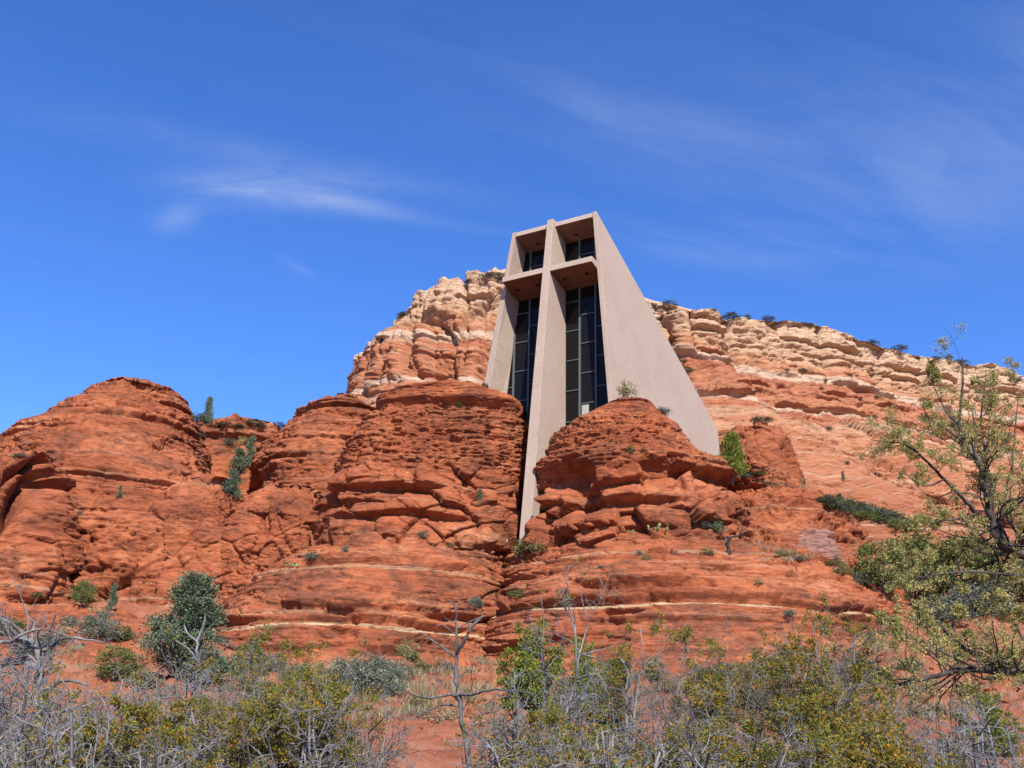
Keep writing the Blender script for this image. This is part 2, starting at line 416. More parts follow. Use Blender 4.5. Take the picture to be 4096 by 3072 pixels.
def butte(name, mat, Y0, L, R, Fr, res, disp, zlow, e=0.9, phi=112, rise=0.6, zdir=0.5, smooth=False, yl=None):
    res = res / QUAL; yl = yl or Y0; sx = np.array([Y0 / yl, 1, 1])
    mid = ray(.25 * (L[0][0] + L[-1][0] + R[0][0] + R[-1][0]), .5 * (L[0][1] + L[-1][1]))
    az = math.atan2(mid[0], mid[1]); ca, sa = math.cos(az), math.sin(az)      # work square on to the line of sight, turn back at the end
    Y0, yl = Y0 / ca, yl / ca
    def at_(x, y, Y):
        d = ray(x, y); d = np.array([d[0] * ca - d[1] * sa, d[0] * sa + d[1] * ca, d[2]])
        return d * (Y / d[1]) + np.array([0, 0, EYE])
    L3 = np.array([at_(x, y, yl) * sx for x, y in L]); R3 = np.array([at_(x, y, yl) * sx for x, y in R])
    xm = 0.5 * (np.mean([p[0] for p in L]) + np.mean([p[0] for p in R]))
    F3 = np.array([at_(xm, y, Yf / ca) for y, Yf in Fr])
    zt = min(L3[:, 2].max(), R3[:, 2].max())
    zz = np.linspace(zlow, zt, 400)
    xl = smooth1(prof(L3[:, [2, 0]], zz), 14); xr = smooth1(prof(R3[:, [2, 0]], zz), 14); yf = smooth1(prof(F3[:, [2, 1]], zz), 26)
    arc = np.concatenate([[0], np.cumsum(np.hypot(np.diff(zz), np.maximum(np.abs(np.diff(yf)), 0.5 * np.abs(np.diff(xr - xl)))))])
    nr = int(arc[-1] / (res * .6)) + 2
    zr = np.interp(np.linspace(0, arc[-1], nr), arc, zz)
    xl, xr, yf = np.interp(zr, zz, xl), np.interp(zr, zz, xr), np.interp(zr, zz, yf)
    a = np.maximum((xr - xl) / 2, 0.05); c = (xr + xl) / 2; b = np.maximum(Y0 - yf, 0.3)
    ph = np.radians(np.linspace(-phi, phi, 900))
    S = np.sign(np.sin(ph)) * np.abs(np.sin(ph)) ** e; Cc = np.sign(np.cos(ph)) * np.abs(np.cos(ph)) ** e
    am, bm = np.percentile(a, 60), np.percentile(b, 60)
    al = np.concatenate([[0], np.cumsum(np.hypot(am * np.diff(S), bm * np.diff(Cc)))])
    nc = int(al[-1] / (res * 1.15)) + 2
    S = np.interp(np.linspace(0, al[-1], nc), al, S); Cc = np.interp(np.linspace(0, al[-1], nc), al, Cc)
    G = np.stack([c[:, None] + a[:, None] * S, Y0 - b[:, None] * Cc, np.repeat(zr[:, None], nc, 1)], -1)
    # cap
    ncap = max(4, int(min(a[-1], b[-1]) / (res * 2.0)))
    f = np.linspace(1, 0, ncap + 1)[1:]
    cx, cy = c[-1], Y0
    cap = np.stack([np.stack([cx + (G[-1, :, 0] - cx) * k, cy + (G[-1, :, 1] - cy) * k, G[-1, :, 2] + rise * (1 - k * k)], -1) for k in f])
    G = np.concatenate([G, cap])
    G = np.stack([G[..., 0] * ca + G[..., 1] * sa, -G[..., 0] * sa + G[..., 1] * ca, G[..., 2]], -1)
    N = normals(G)
    N[-1] = (0, 0, 1)
    D = N * np.array([1, 1, zdir]); D /= np.maximum(np.linalg.norm(D, axis=-1, keepdims=True), 1e-9)
    P = G.reshape(-1, 3)
    d = disp(P, N.reshape(-1, 3))
    V = P + D.reshape(-1, 3) * d[:, None]
    o = mesh_obj(name, V, grid_faces(len(G), nc), mat, smooth=smooth)
    HULLS.append(V)
    o['kind'] = 'structure'
    return o
def wall(name, mat, top, profile, res, disp, zlow, zdir=0.4):
    """A long cliff: plan and crest from the survey points, the face leaning out below the crest by profile(depth below crest)."""
    res = res / QUAL
    T = np.array([at(x, y, Y) for x, y, Y in top])
    al = np.concatenate([[0], np.cumsum(np.hypot(np.diff(T[:, 0]), np.diff(T[:, 1])))])
    nc = int(al[-1] / (res * 1.15))
    s = np.linspace(0, al[-1], nc)
    X, Y, Zt = [np.interp(s, al, T[:, k]) for k in range(3)]
    k = max(3, int(5 / res))
    Xs, Ys = smooth1(X, k), smooth1(Y, k)
    tx, ty = np.gradient(smooth1(X, 6 * k)), np.gradient(smooth1(Y, 6 * k))
    ln = np.hypot(tx, ty); nx, ny = ty / ln, -tx / ln
    pd = np.array(profile, float)
    dd = np.linspace(0, pd[-1, 0], 500); of = smooth1(np.interp(dd, pd[:, 0], pd[:, 1]), 15)
    arc = np.concatenate([[0], np.cumsum(np.hypot(np.diff(dd), np.diff(of)))])
    nr = int(arc[-1] / (res * .65))
    dr = np.interp(np.linspace(0, arc[-1], nr), arc, dd)[::-1]; orr = np.interp(dr, dd, of)
    back = np.linspace(0, 1, 12)[1:]
    G = np.stack([Xs[None] + nx[None] * orr[:, None], Ys[None] + ny[None] * orr[:, None], Zt[None] - dr[:, None]], -1)
    Bk = np.stack([np.stack([Xs - nx * 40 * k2, Ys - ny * 40 * k2, Zt + 1.5 * k2 - 8 * k2 * k2], -1) for k2 in back])
    G = np.concatenate([G, Bk])
    N = normals(G)
    D = N * np.array([1, 1, zdir]); D /= np.linalg.norm(D, axis=-1, keepdims=True)
    P = G.reshape(-1, 3)
    V = P + D.reshape(-1, 3) * disp(P, N.reshape(-1, 3))[:, None]
    o = mesh_obj(name, V, grid_faces(len(G), nc), mat)
    HULLS.append(V)
    o['kind'] = 'structure'
    return o
def st(P, a=1.0, b=1.0, c=1.0, o=0.0):
    return P * np.array([a, b, c]) + o
def chips(P, s, amp, seed):
    d, _ = blocks(P, (s * 1.3, s * 1.3, s * .62), amp, .9, .55, .12, seed)
    return d
def pits(P, size, depth, prob, seed, zr=None):
    q = P / np.array(size)
    d1, d2, h, dl = worley(q, seed, .8)
    on = (_TAB[(h * 5 + 3) & 65535] < prob)
    return -depth * np.exp(-(d1 / .27) ** 2) * on
def strata(P, th, amp, seed, lat=.05, sharp=1.6):
    """thin beds weathered in and out"""
    n = fbm(np.stack([P[:, 0] * lat, P[:, 1] * lat, P[:, 2] / th], -1), 3, seed, .6)
    return amp * np.tanh(n * 3.0 * sharp)
def beds(P, sp, depth, seed, lat=.14, keep=.1, wob=.35, tilt=0.0):
    """thin horizontal beds: a crack under each, an overhanging lip above it, coming and going along the face"""
    z = P[:, 2] + wob * sp * fbm(np.stack([P[:, 0] * .22, P[:, 1] * .22, P[:, 2] * .3 / sp], -1), 2, seed) + tilt * P[:, 0]
    u = z / sp
    k = np.floor(u); t = u - k
    ki = k.astype(np.int64)
    lo = .35 * _TAB[_hash(ki, ki * 0 + 3, ki * 0 + 5, seed)]          # every bed starts at its own height
    t = (t - lo) / (1 - .35)
    m = sstep(-keep - .25, keep + .3, vnoise(np.stack([P[:, 0] * lat, P[:, 1] * lat, k * 5.3], -1), seed + 7)) * (.4 + .9 * _TAB[_hash(ki, ki * 0 + 1, ki * 0 + 2, seed)])
    prof = np.where(t >= 0, .5 * np.exp(-t * 2.2) - 1.2 * np.exp(-(t / .10) ** 2), -.35)
    return depth * m * prof
def joints(P, size, depth, seed, w=.05, keep=.0):
    """steep cracks that cut the beds into blocks"""
    q = P / np.array(size) + .12 * np.stack([vnoise(P * .5, seed + 1), vnoise(P * .5, seed + 2), vnoise(P * .5, seed + 3)], -1)
    d1, d2, h, dl = worley(q, seed, .95)
    m = sstep(keep - .2, keep + .25, vnoise(P * np.array([.16, .16, .22]), seed + 4))
    return m * (-depth * np.exp(-((d2 - d1) / w) ** 2) + depth * .55 * (_TAB[(h * 11 + 3) & 65535] * 2 - 1))
def lines(P, spec, seed=0):
    """bedding cracks with an overhanging lip: spec = (z, depth, height)"""
    return ledges(P, spec, seed, .35, .11, .25)

def d_left_butte(P, N):
    z = P[:, 2]
    up = sstep(24.2, 25.6, z + .5 * fbm(P * .3, 2, 5))
    d = 1.0 * fbm(P * .10, 3, 41) + .25 * fbm(P * .5, 3, 42)
    fr = blocks(P, (2.4, 2.4, .62), .13, .9, .9, .05, 51, .10)[0] + blocks(P, (1.15, 1.15, .27), .12, 1.0, .8, .06, 52, .10)[0] + blocks(P, (.55, .55, .16), .06, 1.0, .6, .1, 53)[0] + strata(P, .6, .07, 54)
    bl, h = blocks(P, (3.3, 3.3, 2.3), .62, .75, .40, .04, 55, .10)
    bl2 = blocks(P, (1.5, 1.5, 1.1), .12, .9, .7, .05, 56, .1)[0] + chips(P, .6, .025, 57)
    lo = bl + bl2 + lines(P, [(22.95, 1.1, 1.6), (20.5, .8, 1.4), (18.2, 1.0, 1.6), (21.9, .35, .6)], 61)
    lo -= 1.3 * sstep(.35, .75, vnoise(P * np.array([.33, .33, .62]) + 5, 63)) * sstep(23.5, 22, z) 
    cap = 1.1 * np.exp(-((z - 32.0) / 1.0) ** 2) * sstep(-.2, .3, vnoise(P * .15, 66)) + .6 * sstep(31.2, 31.9, z)
    top = sstep(31.0, 31.6, z)
    fr = fr * (1 - .7 * top) + top * (.25 * fbm(P * np.array([.5, .5, 1.2]), 3, 68))
    fr = fr + beds(P, .42, .17, 71, .3) + beds(P, .9, .22, 73, .2) ; lo = lo + beds(P, .8, .10, 72, .2)
    d = d + fr * up + lo * (1 - up) + cap * sstep(30.9, 31.5, z)
    d = d * (1 - .75 * sstep(.6, .95, N[:, 2]) * (z > 29))
    return d - .5 * np.exp(-((z - 31.1) / .35) ** 2)
def d_right_butte(P, N):
    z = P[:, 2] + .25 * fbm(P * .25, 2, 4)
    up = sstep(24.0, 24.9, z)
    d = .8 * fbm(P * .12, 3, 141) + .2 * fbm(P * .5, 3, 142)
    fr = blocks(P, (2.2, 2.2, .6), .12, .9, .9, .05, 151, .10)[0] + blocks(P, (1.1, 1.1, .26), .12, 1.0, .8, .06, 152, .10)[0] + blocks(P, (.5, .5, .16), .06, 1.0, .6, .1, 153)[0] + strata(P, .6, .07, 154)
    fr = fr * (1 - .65 * sstep(.6, .95, N[:, 2]))
    bl, h = blocks(P, (3.7, 3.7, 2.5), .80, .75, .35, .04, 155, .10)
    lo = bl + blocks(P, (1.6, 1.6, 1.2), .12, .9, .7, .05, 156, .1)[0] + chips(P, .6, .02, 157)
    lo += lines(P, [(24.1, 1.5, 1.6), (21.3, 1.2, 1.7), (19.0, .8, 1.4)], 162)
    lo -= 1.5 * sstep(.25, .7, vnoise(P * np.array([.30, .30, .55]) + 9.3, 163)) * sstep(2, -5, P[:, 0] - 12)
    fr = fr + beds(P, .40, .16, 171, .3) + beds(P, .85, .22, 173, .2); lo = lo + beds(P, .8, .10, 172, .2)
    lip = .9 * np.exp(-((z - 25.0) / .8) ** 2)
    return (d + fr * up + lo * (1 - up) + lip) * (1 - .6 * sstep(28.6, 30.2, P[:, 2]))
def d_dome(P, N):
    z = P[:, 2]
    d = 1.5 * fbm(P * .07, 3, 201) + .45 * fbm(P * .25, 4, 202)
    d += strata(P, 2.2, .22, 203, .03) + strata(P, .8, .12, 204, .08)
    d += lines(P, [(39.2, .7, 1.2), (36.6, .5, 1.0), (34.8, .7, 1.0), (32.6, .4, .8), (30.3, .7, .9), (27.6, .5, .9), (24.9, .7, 1.0), (22.4, .5, .8)], 205)
    d += pits(P, (1.6, 1.6, .8), .45, .5, 206) * sstep(-.1, .2, vnoise(st(P, .1, .1, .5), 207))
    d += chips(P, 1.1, .09, 208) + chips(P, .5, .06, 209)
    d += joints(P, (3.2, 3.2, 1.7), .34, 231) + joints(P, (1.5, 1.5, .8), .15, 232, .06, .05) + beds(P, 1.5, .46, 221, .09) + beds(P, .62, .24, 222, .2)
    low = sstep(21.5, 18.5, z)
    d += low * (blocks(P, (4.2, 4.2, 4.5), .65, .7, .5, .07, 210)[0] + blocks(P, (1.5, 1.5, 1.5), .22, .8, .6, .08, 211)[0])
    hole = np.exp(-(((P[:, 0] + 33.5) / .9) ** 2 + ((z - 30.6) / 1.6) ** 2))
    return d - 1.2 * hole
def d_tower(P, N):
    z = P[:, 2]; x = P[:, 0]
    d = .9 * fbm(P * .10, 3, 301) + .3 * fbm(P * .4, 3, 302)
    q = x - .12 * (z - 20); q2 = x - .22 * (z - 22)
    d += 1.5 * (sstep(-39.6, -39.4, q + .4 * vnoise(P * .2, 303)) + sstep(-41.2, -41.0, q2 + .4 * vnoise(P * .2, 304)) - 1) * sstep(30.5, 27.5, z)
    d -= 4.2 * np.exp(-((q + 39.2 + .35 * vnoise(P * .3, 331)) / .48) ** 2) * sstep(12, 14, z) * sstep(28.5, 26, z)
    d -= 2.6 * np.exp(-((q2 + 40.5 + .3 * vnoise(P * .3, 332)) / .26) ** 2) * sstep(17, 19, z) * sstep(27.5, 26, z)
    d += blocks(st(P, 1, 1, 1) - np.stack([.32 * z, 0 * z, 0 * z], -1), (3.0, 3.0, 7.0), .5, .7, .5, .06, 305)[0]
    d += blocks(P, (1.2, 1.2, 1.0), .16, .8, .6, .08, 306)[0] + chips(P, .5, .07, 307)
    d += beds(P, .8, .14, 321, .2)
    return d + sstep(28, 29.5, z) * (strata(P, .9, .25, 308) + chips(P, .9, .15, 309))
def d_buttress(P, N):
    z = P[:, 2]
    d = 1.3 * fbm(P * .10, 3, 401) + .3 * fbm(P * .4, 3, 402)
    q = P - np.stack([-.25 * z, 0 * z, 0 * z], -1)
    b, h = blocks(q, (4.6, 4.6, 7.0), .60, 1.0, .25, .09, 443, .3)
    d += b + blocks(P, (1.7, 1.7, 1.3), .15, .8, .55, .08, 404)[0] * (vnoise(P * .2, 405) > -.2)
    d *= 1 - .75 * sstep(.45, .85, N[:, 2])
    d += joints(P, (2.4, 2.4, 2.6), .34, 431, .05, -.1) + joints(P, (1.1, 1.1, .8), .13, 432, .07, 0) + beds(P, 1.1, .20, 421, .2) + beds(P, .5, .07, 422, .25)
    d += chips(P, .55, .055, 406)
    return d
def d_slick(P, N, spec=(), seed=500):
    z = P[:, 2]
    flat = sstep(.55, .9, np.abs(N[:, 2]))
    d = .55 * fbm(P * .09, 3, seed + 1) + .16 * fbm(st(P, .45, .45, .9), 4, seed + 2)
    d += lines(P, spec, seed + 3) * .85
    d += blocks(P, (5.5, 5.5, 1.15), .16, .5, .9, .05, seed + 4, .25)[0]
    d += joints(P, (4.2, 4.2, 1.0), .24, seed + 31, .035, .12) + joints(P, (1.6, 1.6, .6), .10, seed + 32, .06, .1) + beds(P, .95, .26, seed + 21, .07, -.05) + beds(P, .42, .11, seed + 22, .12)
    d += strata(P, .55, .05, seed + 5, .06) + chips(P, .55, .035, seed + 6)
    d += blocks(P, (1.3, 1.3, .5), .06, .7, .7, .1, seed + 8)[0] * (vnoise(st(P, .25, .25, .6), seed + 7) > .0)
    d -= .8 * sstep(.45, .75, vnoise(st(P, .28, .28, 1.1, 4), seed + 9))
    return d
def d_shoulder(P, N):
    d = .9 * fbm(P * .12, 3, 601) + .2 * fbm(P * .6, 3, 602)
    d += blocks(P, (2.6, 2.6, 1.3), .28, .8, .5, .09, 603)[0] + chips(P, .8, .14, 604) + chips(P, .4, .07, 605)
    d += joints(P, (2.2, 2.2, 1.2), .22, 631) + beds(P, .8, .2, 621, .15) + beds(P, .45, .1, 622, .2)
    return d + lines(P, [(24.6, .8, 1.0), (22.6, .5, .8), (18.6, .6, 1.0)], 606) + strata(P, .9, .1, 607)
def d_rib(P, N):
    d = 1.0 * fbm(P * .1, 3, 651) + blocks(P, (2.0, 2.0, 6.0), .45, .6, .6, .08, 652)[0] + chips(P, 1.2, .14, 653)
    top = sstep(46, 47, P[:, 2])
    return d + top * blocks(P, (1.6, 1.6, 1.6), .3, .6, .6, .08, 654)[0] + .9 * top
def d_back(P, N):
    d = 1.0 * fbm(P * .1, 3, 671) + .35 * fbm(P * .4, 4, 672) + strata(P, 1.1, .2, 673) + strata(P, 2.6, .25, 676)
    d += pits(P, (1.5, 1.5, .75), .4, .45, 674) + chips(P, .8, .1, 675)
    d += joints(P, (2.6, 2.6, 1.5), .28, 691) + beds(P, 1.4, .4, 681, .08) + beds(P, .6, .16, 682, .15)
    return d + lines(P, [(41, .6, 1.0), (38.5, .6, .9), (36, .5, .9), (33.5, .5, .9)], 677)
def d_cliff(P, N):
    z = P[:, 2]
    q = np.stack([P[:, 0], P[:, 1], z], -1)
    col = worley(q / np.array([11., 11., 70.]), 701, .9)
    d = 1.0 * (1 - 1.5 * col[0] ** 2) - 2.0 * np.exp(-((col[1] - col[0]) / .07) ** 2) + 1.5 * (_TAB[(col[2] * 3) & 65535] - .5) * 2
    c2 = worley(q / np.array([7.5, 7.5, 16.]) + .3 * np.stack([vnoise(P * .08, 702), vnoise(P * .08, 703), vnoise(P * .08, 704)], -1), 705, .9)
    lo = sstep(95, 88, z)
    d += lo * (.6 * (1 - 1.4 * c2[0] ** 2)) - (.6 + .5 * lo) * np.exp(-((c2[1] - c2[0]) / .07) ** 2) + 1.0 * (_TAB[(c2[2] * 3) & 65535] - .5) * 2
    d += .8 * fbm(P * .06, 3, 706) + .5 * fbm(P * .3, 4, 707)
    d += lines(P, [(93.5, 2.4, 2.6), (89.0, 1.0, 1.2), (84.2, 1.0, 1.6), (79, 1.2, 1.6), (99.5, 1.6, 2.0), (73.5, 1.2, 1.6)], 708)
    c3 = worley(q / np.array([3.6, 3.6, 20.]), 741, .9)
    d += .35 * (_TAB[(c3[2] * 3) & 65535] - .5) * 2 - .8 * np.exp(-((c3[1] - c3[0]) / .06) ** 2) * sstep(-.1, .3, vnoise(P * .07, 742))
    tp = sstep(97, 101, z)
    d += strata(P, 1.3, .30, 709) + sstep(102, 105, z) * blocks(P, (3.6, 3.6, 1.2), .45, .5, .7, .06, 710, .15)[0] + tp * strata(P, .8, .22, 712) + chips(P, 1.4, .16, 711)
    d += beds(P, 2.4, .45, 751, .05) + beds(P, 1.0, .24, 752, .08)
    ledge = 2.6 * sstep(93.6, 91.5, z) * sstep(-17, -19.5, P[:, 0])
    return d + ledge
def d_cliff_right(P, N):
    z = P[:, 2]
    d = 1.4 * fbm(P * .05, 3, 721) + .8 * fbm(P * .2, 4, 722)
    hi = sstep(88, 93, z + 2 * vnoise(P * .05, 720))
    c1 = worley(P / np.array([13., 13., 60.]), 723, .9)
    c2 = worley(P / np.array([6., 6., 7.]) + .3 * np.stack([vnoise(P * .08, 732), vnoise(P * .08, 733), vnoise(P * .08, 734)], -1), 724, .9)
    d += hi * (1.2 * (1 - 1.5 * c1[0] ** 2) - 2.0 * np.exp(-((c1[1] - c1[0]) / .06) ** 2) + 2.0 * (_TAB[(c1[2] * 3) & 65535] - .5) * 2)
    d += (.5 + .1 * hi) * (1.0 * (1 - 1.4 * c2[0] ** 2) - .9 * np.exp(-((c2[1] - c2[0]) / .1) ** 2))
    d += lines(P, [(101, 2.2, 2.0), (97.6, 1.8, 1.6), (91.6, 1.5, 2.4), (89, 2.0, 2.0), (84.5, 1.6, 1.6), (82, 1.2, 1.4), (78, 2.2, 1.8), (73.5, 1.4, 1.6), (63, 1.4, 1.6), (56, 1.6, 1.8), (48, 1.2, 1.6), (41, 1.4, 1.6)], 725)
    bulb = worley(P / np.array([16., 16., 13.]), 726, .9)
    d += 3.2 * np.clip(1 - 1.6 * bulb[0] ** 2, 0, 1) * sstep(74.5, 71, z) * sstep(50, 60, z) * (_TAB[(bulb[2] * 7) & 65535] > .45)
    d += strata(P, 1.6, .3, 727, .03) + chips(P, 1.6, .22, 729)
    d += hi * blocks(P, (7, 7, 1.7), .45, .4, .9, .05, 730, .15)[0] + hi * strata(P, .55, .16, 735)
    d += beds(P, 3.4, 1.25, 761, .035) + beds(P, 1.4, .55, 762, .06) + (1 - hi) * blocks(P, (5.0, 5.0, 2.0), .45, .8, .6, .07, 763, .15)[0]
    crest = sstep(.45, .85, N[:, 2]) * hi
    return d * (1 - .8 * crest)

def label_rock(o, label):
    o['label'] = label
    return o
butte('cliff', M['cliff'], 225, [(778,870),(788,800),(794,760),(812,705),(858,690),(868,655),(880,640),(908,617),(960,602),(1000,594)], [(1452,900),(1450,780),(1446,690),(1420,650),(1390,622),(1370,600)],
      [(900,190),(700,198),(600,203)], 0.30, d_cliff, 20, e=.85, yl=205, rise=.3)
wall('cliff', M['cliff'], [(1330,630,240),(1400,650,226),(1440,662,214),(1485,670,210),(1548,664,212),(1562,690,216),(1690,690,222),(1760,699,226),(1860,733,233),(1960,764,241),(2050,778,250),(2120,793,257),(2212,832,266),(2420,930,285)],
     [(0,0),(12,2.2),(16,5),(22,9),(30,15),(45,31),(62,60),(80,100),(92,140)], 0.36, d_cliff_right, 10)
butte('dome', M['dome'], 112, [(0,1300),(0,1000),(32,940),(75,918),(130,872),(165,830),(192,817),(212,811)], [(520,1300),(480,1100),(455,1000),(438,930),(412,900),(404,860),(378,826),(335,811),(315,808)],
      [(1300,78),(1000,86),(900,95),(830,104)], 0.16, d_dome, 8, yl=106)
butte('rock_tower', M['dome'], 84, [(-120,1270),(-100,930),(-90,920)], [(128,1270),(122,1040),(105,975),(70,938),(30,922),(5,918)], [(1270,75),(1050,77),(940,80)], 0.13, d_tower, 8, yl=81)
butte('saddle', M['dome'], 140, [(300,1000),(380,930),(420,918)], [(700,1000),(640,935),(600,926),(560,921)], [(1030,120),(950,128)], 0.28, d_back, 20, yl=134)
butte('dome', M['dome'], 122, [(560,1040),(556,980),(580,940),(625,898),(655,872),(690,866)], [(860,1040),(860,900),(800,872),(750,865)], [(1040,104),(900,110)], 0.18, d_back, 15, yl=114)
butte('buttress', M['rough'], 92, [(285,1300),(300,1200),(335,1100),(350,1050),(400,1028)], [(520,1290),(515,1150),(500,1080),(480,1040),(440,1028)], [(1290,80),(1100,84),(1040,88)], 0.10, d_buttress, 10, e=.75, yl=88)
butte('buttress', M['rough'], 94, [(440,1270),(450,1180),(485,1100),(530,1060),(570,1038)], [(720,1270),(715,1100),(700,1050),(660,1035)], [(1270,82),(1100,84),(1050,88)], 0.10, d_buttress, 10, e=.75, yl=88)
butte('butte', M['rough'], 87, [(680,1190),(690,1120),(715,1040),(750,950),(800,882),(832,858),(844,846),(856,832)], [(1137,1190),(1139,1000),(1141,930),(1124,890),(1095,864),(1060,850),(1010,842),(970,832)],
      [(1180,79),(1020,80.5),(850,83)], 0.10, d_left_butte, 14, e=.75, yl=83.5, rise=.2)
butte('butte', M['rough'], 82, [(1160,1160),(1172,1060),(1188,980),(1203,935),(1236,898),(1284,868),(1312,856)], [(1600,1160),(1590,1080),(1550,1000),(1500,955),(1464,908),(1434,876),(1412,856)],
      [(1140,74.5),(1000,76),(880,79)], 0.10, d_right_butte, 14, e=.8, yl=79, rise=.2)
butte('shoulder', M['shoulder'], 88, [(1480,1200),(1540,1060),(1600,1034)], [(1900,1240),(1862,1190),(1835,1135),(1760,1082),(1690,1044),(1650,1036)], [(1230,72),(1100,78),(1050,82)], 0.13, d_shoulder, 8)
butte('rib', M['rib'], 130, [(1500,1060),(1555,935),(1585,914)], [(1800,1100),(1745,1050),(1718,980),(1702,930),(1685,914)], [(1060,118),(920,124)], 0.2, d_rib, 20, yl=124)
F2S = [(14.6, .5, .9), (11.35, .75, .9), (10.25, .8, .8), (12.6, .35, .6), (8.3, .4, .6), (15.8, .4, .7)]
F3S = [(16.9, .4, .7), (14.7, .7, .9), (13.35, .95, 1.0), (11.9, .8, .8), (10.3, .4, .8), (9.0, .6, .8)]
butte('lower_dome', M['slick_a'], 84, [(430,1400),(470,1330),(540,1270),(640,1200),(700,1180)], [(1130,1400),(1110,1300),(1096,1210),(1050,1180)], [(1420,62),(1380,64),(1280,68),(1200,75),(1175,80)], 0.11, lambda P, N: d_slick(P, N, F2S, 500), 0, e=1.0)
butte('lower_dome', M['slick_b'], 82, [(1010,1420),(1050,1300),(1090,1220),(1180,1165),(1250,1150)], [(2020,1450),(1960,1370),(1890,1290),(1800,1215),(1740,1185),(1650,1155)], [(1440,56.5),(1400,59),(1290,63),(1200,69),(1158,77)], 0.11, lambda P, N: d_slick(P, N, F3S, 550), 0, e=1.0)
butte('ledge', M['ledge'], 88, [(-480,1450),(-330,1340),(-220,1290)], [(640,1450),(500,1340),(380,1290)], [(1450,49),(1390,56),(1330,66),(1288,78)], 0.13, lambda P, N: d_slick(P, N, [(12.2, .6, .8), (10.4, .6, .8), (8.6, .6, .8), (7.0, .5, .7)], 580) + chips(P, .9, .06, 597), 0, e=1.0, yl=78)
# ------------------------------------------------------------------ ground
def base_z(x, y):
    yy = [-400, 0, 14, 40, 60, 80, 110, 160, 400]
    mid = np.interp(y, yy, [-6, 0, .3, 3.2, 6.0, 11.0, 18, 24, 30])
    lf = np.interp(y, yy, [-6, 0, .3, 3.9, 6.8, 12.8, 18, 24, 30])
    rt = np.interp(y, yy, [-6, 0, .35, 4.0, 8.6, 14.6, 24, 36, 44])
    w = sstep(2, 22, x); v = sstep(-4, -20, x)
    return mid + (rt - mid) * w + (lf - mid) * v
def ground_z(x, y):
    x = np.asarray(x, float); y = np.asarray(y, float)
    P = np.stack([x, y, 0 * x], -1).reshape(-1, 3)
    r = np.hypot(P[:, 0], P[:, 1])
    a = sstep(8, 45, r)
    return base_z(x, y) + (a * .55 * fbm(P * .11, 3, 801) + .12 * fbm(P * .5, 3, 802)).reshape(x.shape)
def build_ground():
    az = np.radians(np.linspace(-180, 180, 1500)); rr = np.geomspace(1.5, 3000, 520)
    fine = np.radians(np.linspace(-33, 33, 1000))
    az = np.concatenate([np.radians(np.linspace(-180, -33, 80))[:-1], fine, np.radians(np.linspace(33, 180, 80))[1:]])
    rr = np.concatenate([np.geomspace(1.5, 20, 60)[:-1], np.linspace(20, 125, 420), np.geomspace(125, 3000, 40)[1:]])
    A, Rr = np.meshgrid(az, rr)
    X, Y = Rr * np.sin(A), Rr * np.cos(A)
    Z = ground_z(X, Y)
    P = np.stack([X, Y, Z], -1).reshape(-1, 3)
    near = (np.hypot(P[:, 0], P[:, 1]) < 140) & (P[:, 1] > 10)
    Q = P[near]
    far = sstep(30, 48, Q[:, 1])
    d = blocks(Q, (2.6, 2.6, 1.0), .22, .8, .3, .1, 811)[0] * sstep(-.15, .15, vnoise(Q * .13, 812)) + (chips(Q, .7, .09, 813) + chips(Q, .36, .05, 814)) * (.4 + .8 * far)
    d += .35 * np.tanh(4 * fbm(st(Q, .10, .10, .9), 3, 815)) * sstep(-6, -16, Q[:, 0]) * sstep(40, 55, Q[:, 1])
    P[near, 2] += d
    o = mesh_obj('ground', P, grid_faces(len(rr), len(az)), M['soil'])
    o['kind'] = 'structure'
build_ground()
# ------------------------------------------------------------------ chapel
TH = math.radians(30.0)
CU = np.array([math.cos(TH), -math.sin(TH), 0]); CA = np.array([math.sin(TH), math.cos(TH), 0])
CO = np.array([0.878, 80.0, 18.79])
def cp(u, a, z):
    return CO + CU * u + CA * a + np.array([0, 0, z])
def solid(name, rings, mat, parent, bevel=0.0):
    """Closed loft through rings of equal length given in chapel coordinates (u, a, z)."""
    V = [cp(*p) for r in rings for p in r]
    n = len(rings[0]); m = len(rings)
    Fc = [tuple(range(n))[::-1], tuple(range((m - 1) * n, m * n))]
    for k in range(m - 1):
        for i in range(n):
            j = (i + 1) % n
            Fc.append((k * n + i, k * n + j, (k + 1) * n + j, (k + 1) * n + i))
    o = mesh_obj(name, V, Fc, mat, parent)
    import bmesh
    bm = bmesh.new(); bm.from_mesh(o.data)
    bmesh.ops.recalc_face_normals(bm, faces=bm.faces)
    bm.to_mesh(o.data); bm.free()
    if bevel:
        md = o.modifiers.new('bevel', 'BEVEL'); md.width = bevel; md.segments = 2; md.limit_method = 'ANGLE'
    return o
def box3(name, u0, u1, a0, a1, z0, z1, mat, parent, bevel=0.0):
    return solid(name, [[(u0, a0, z0), (u1, a0, z0), (u1, a1, z0), (u0, a1, z0)], [(u0, a0, z1), (u1, a0, z1), (u1, a1, z1), (u0, a1, z1)]], mat, parent, bevel)
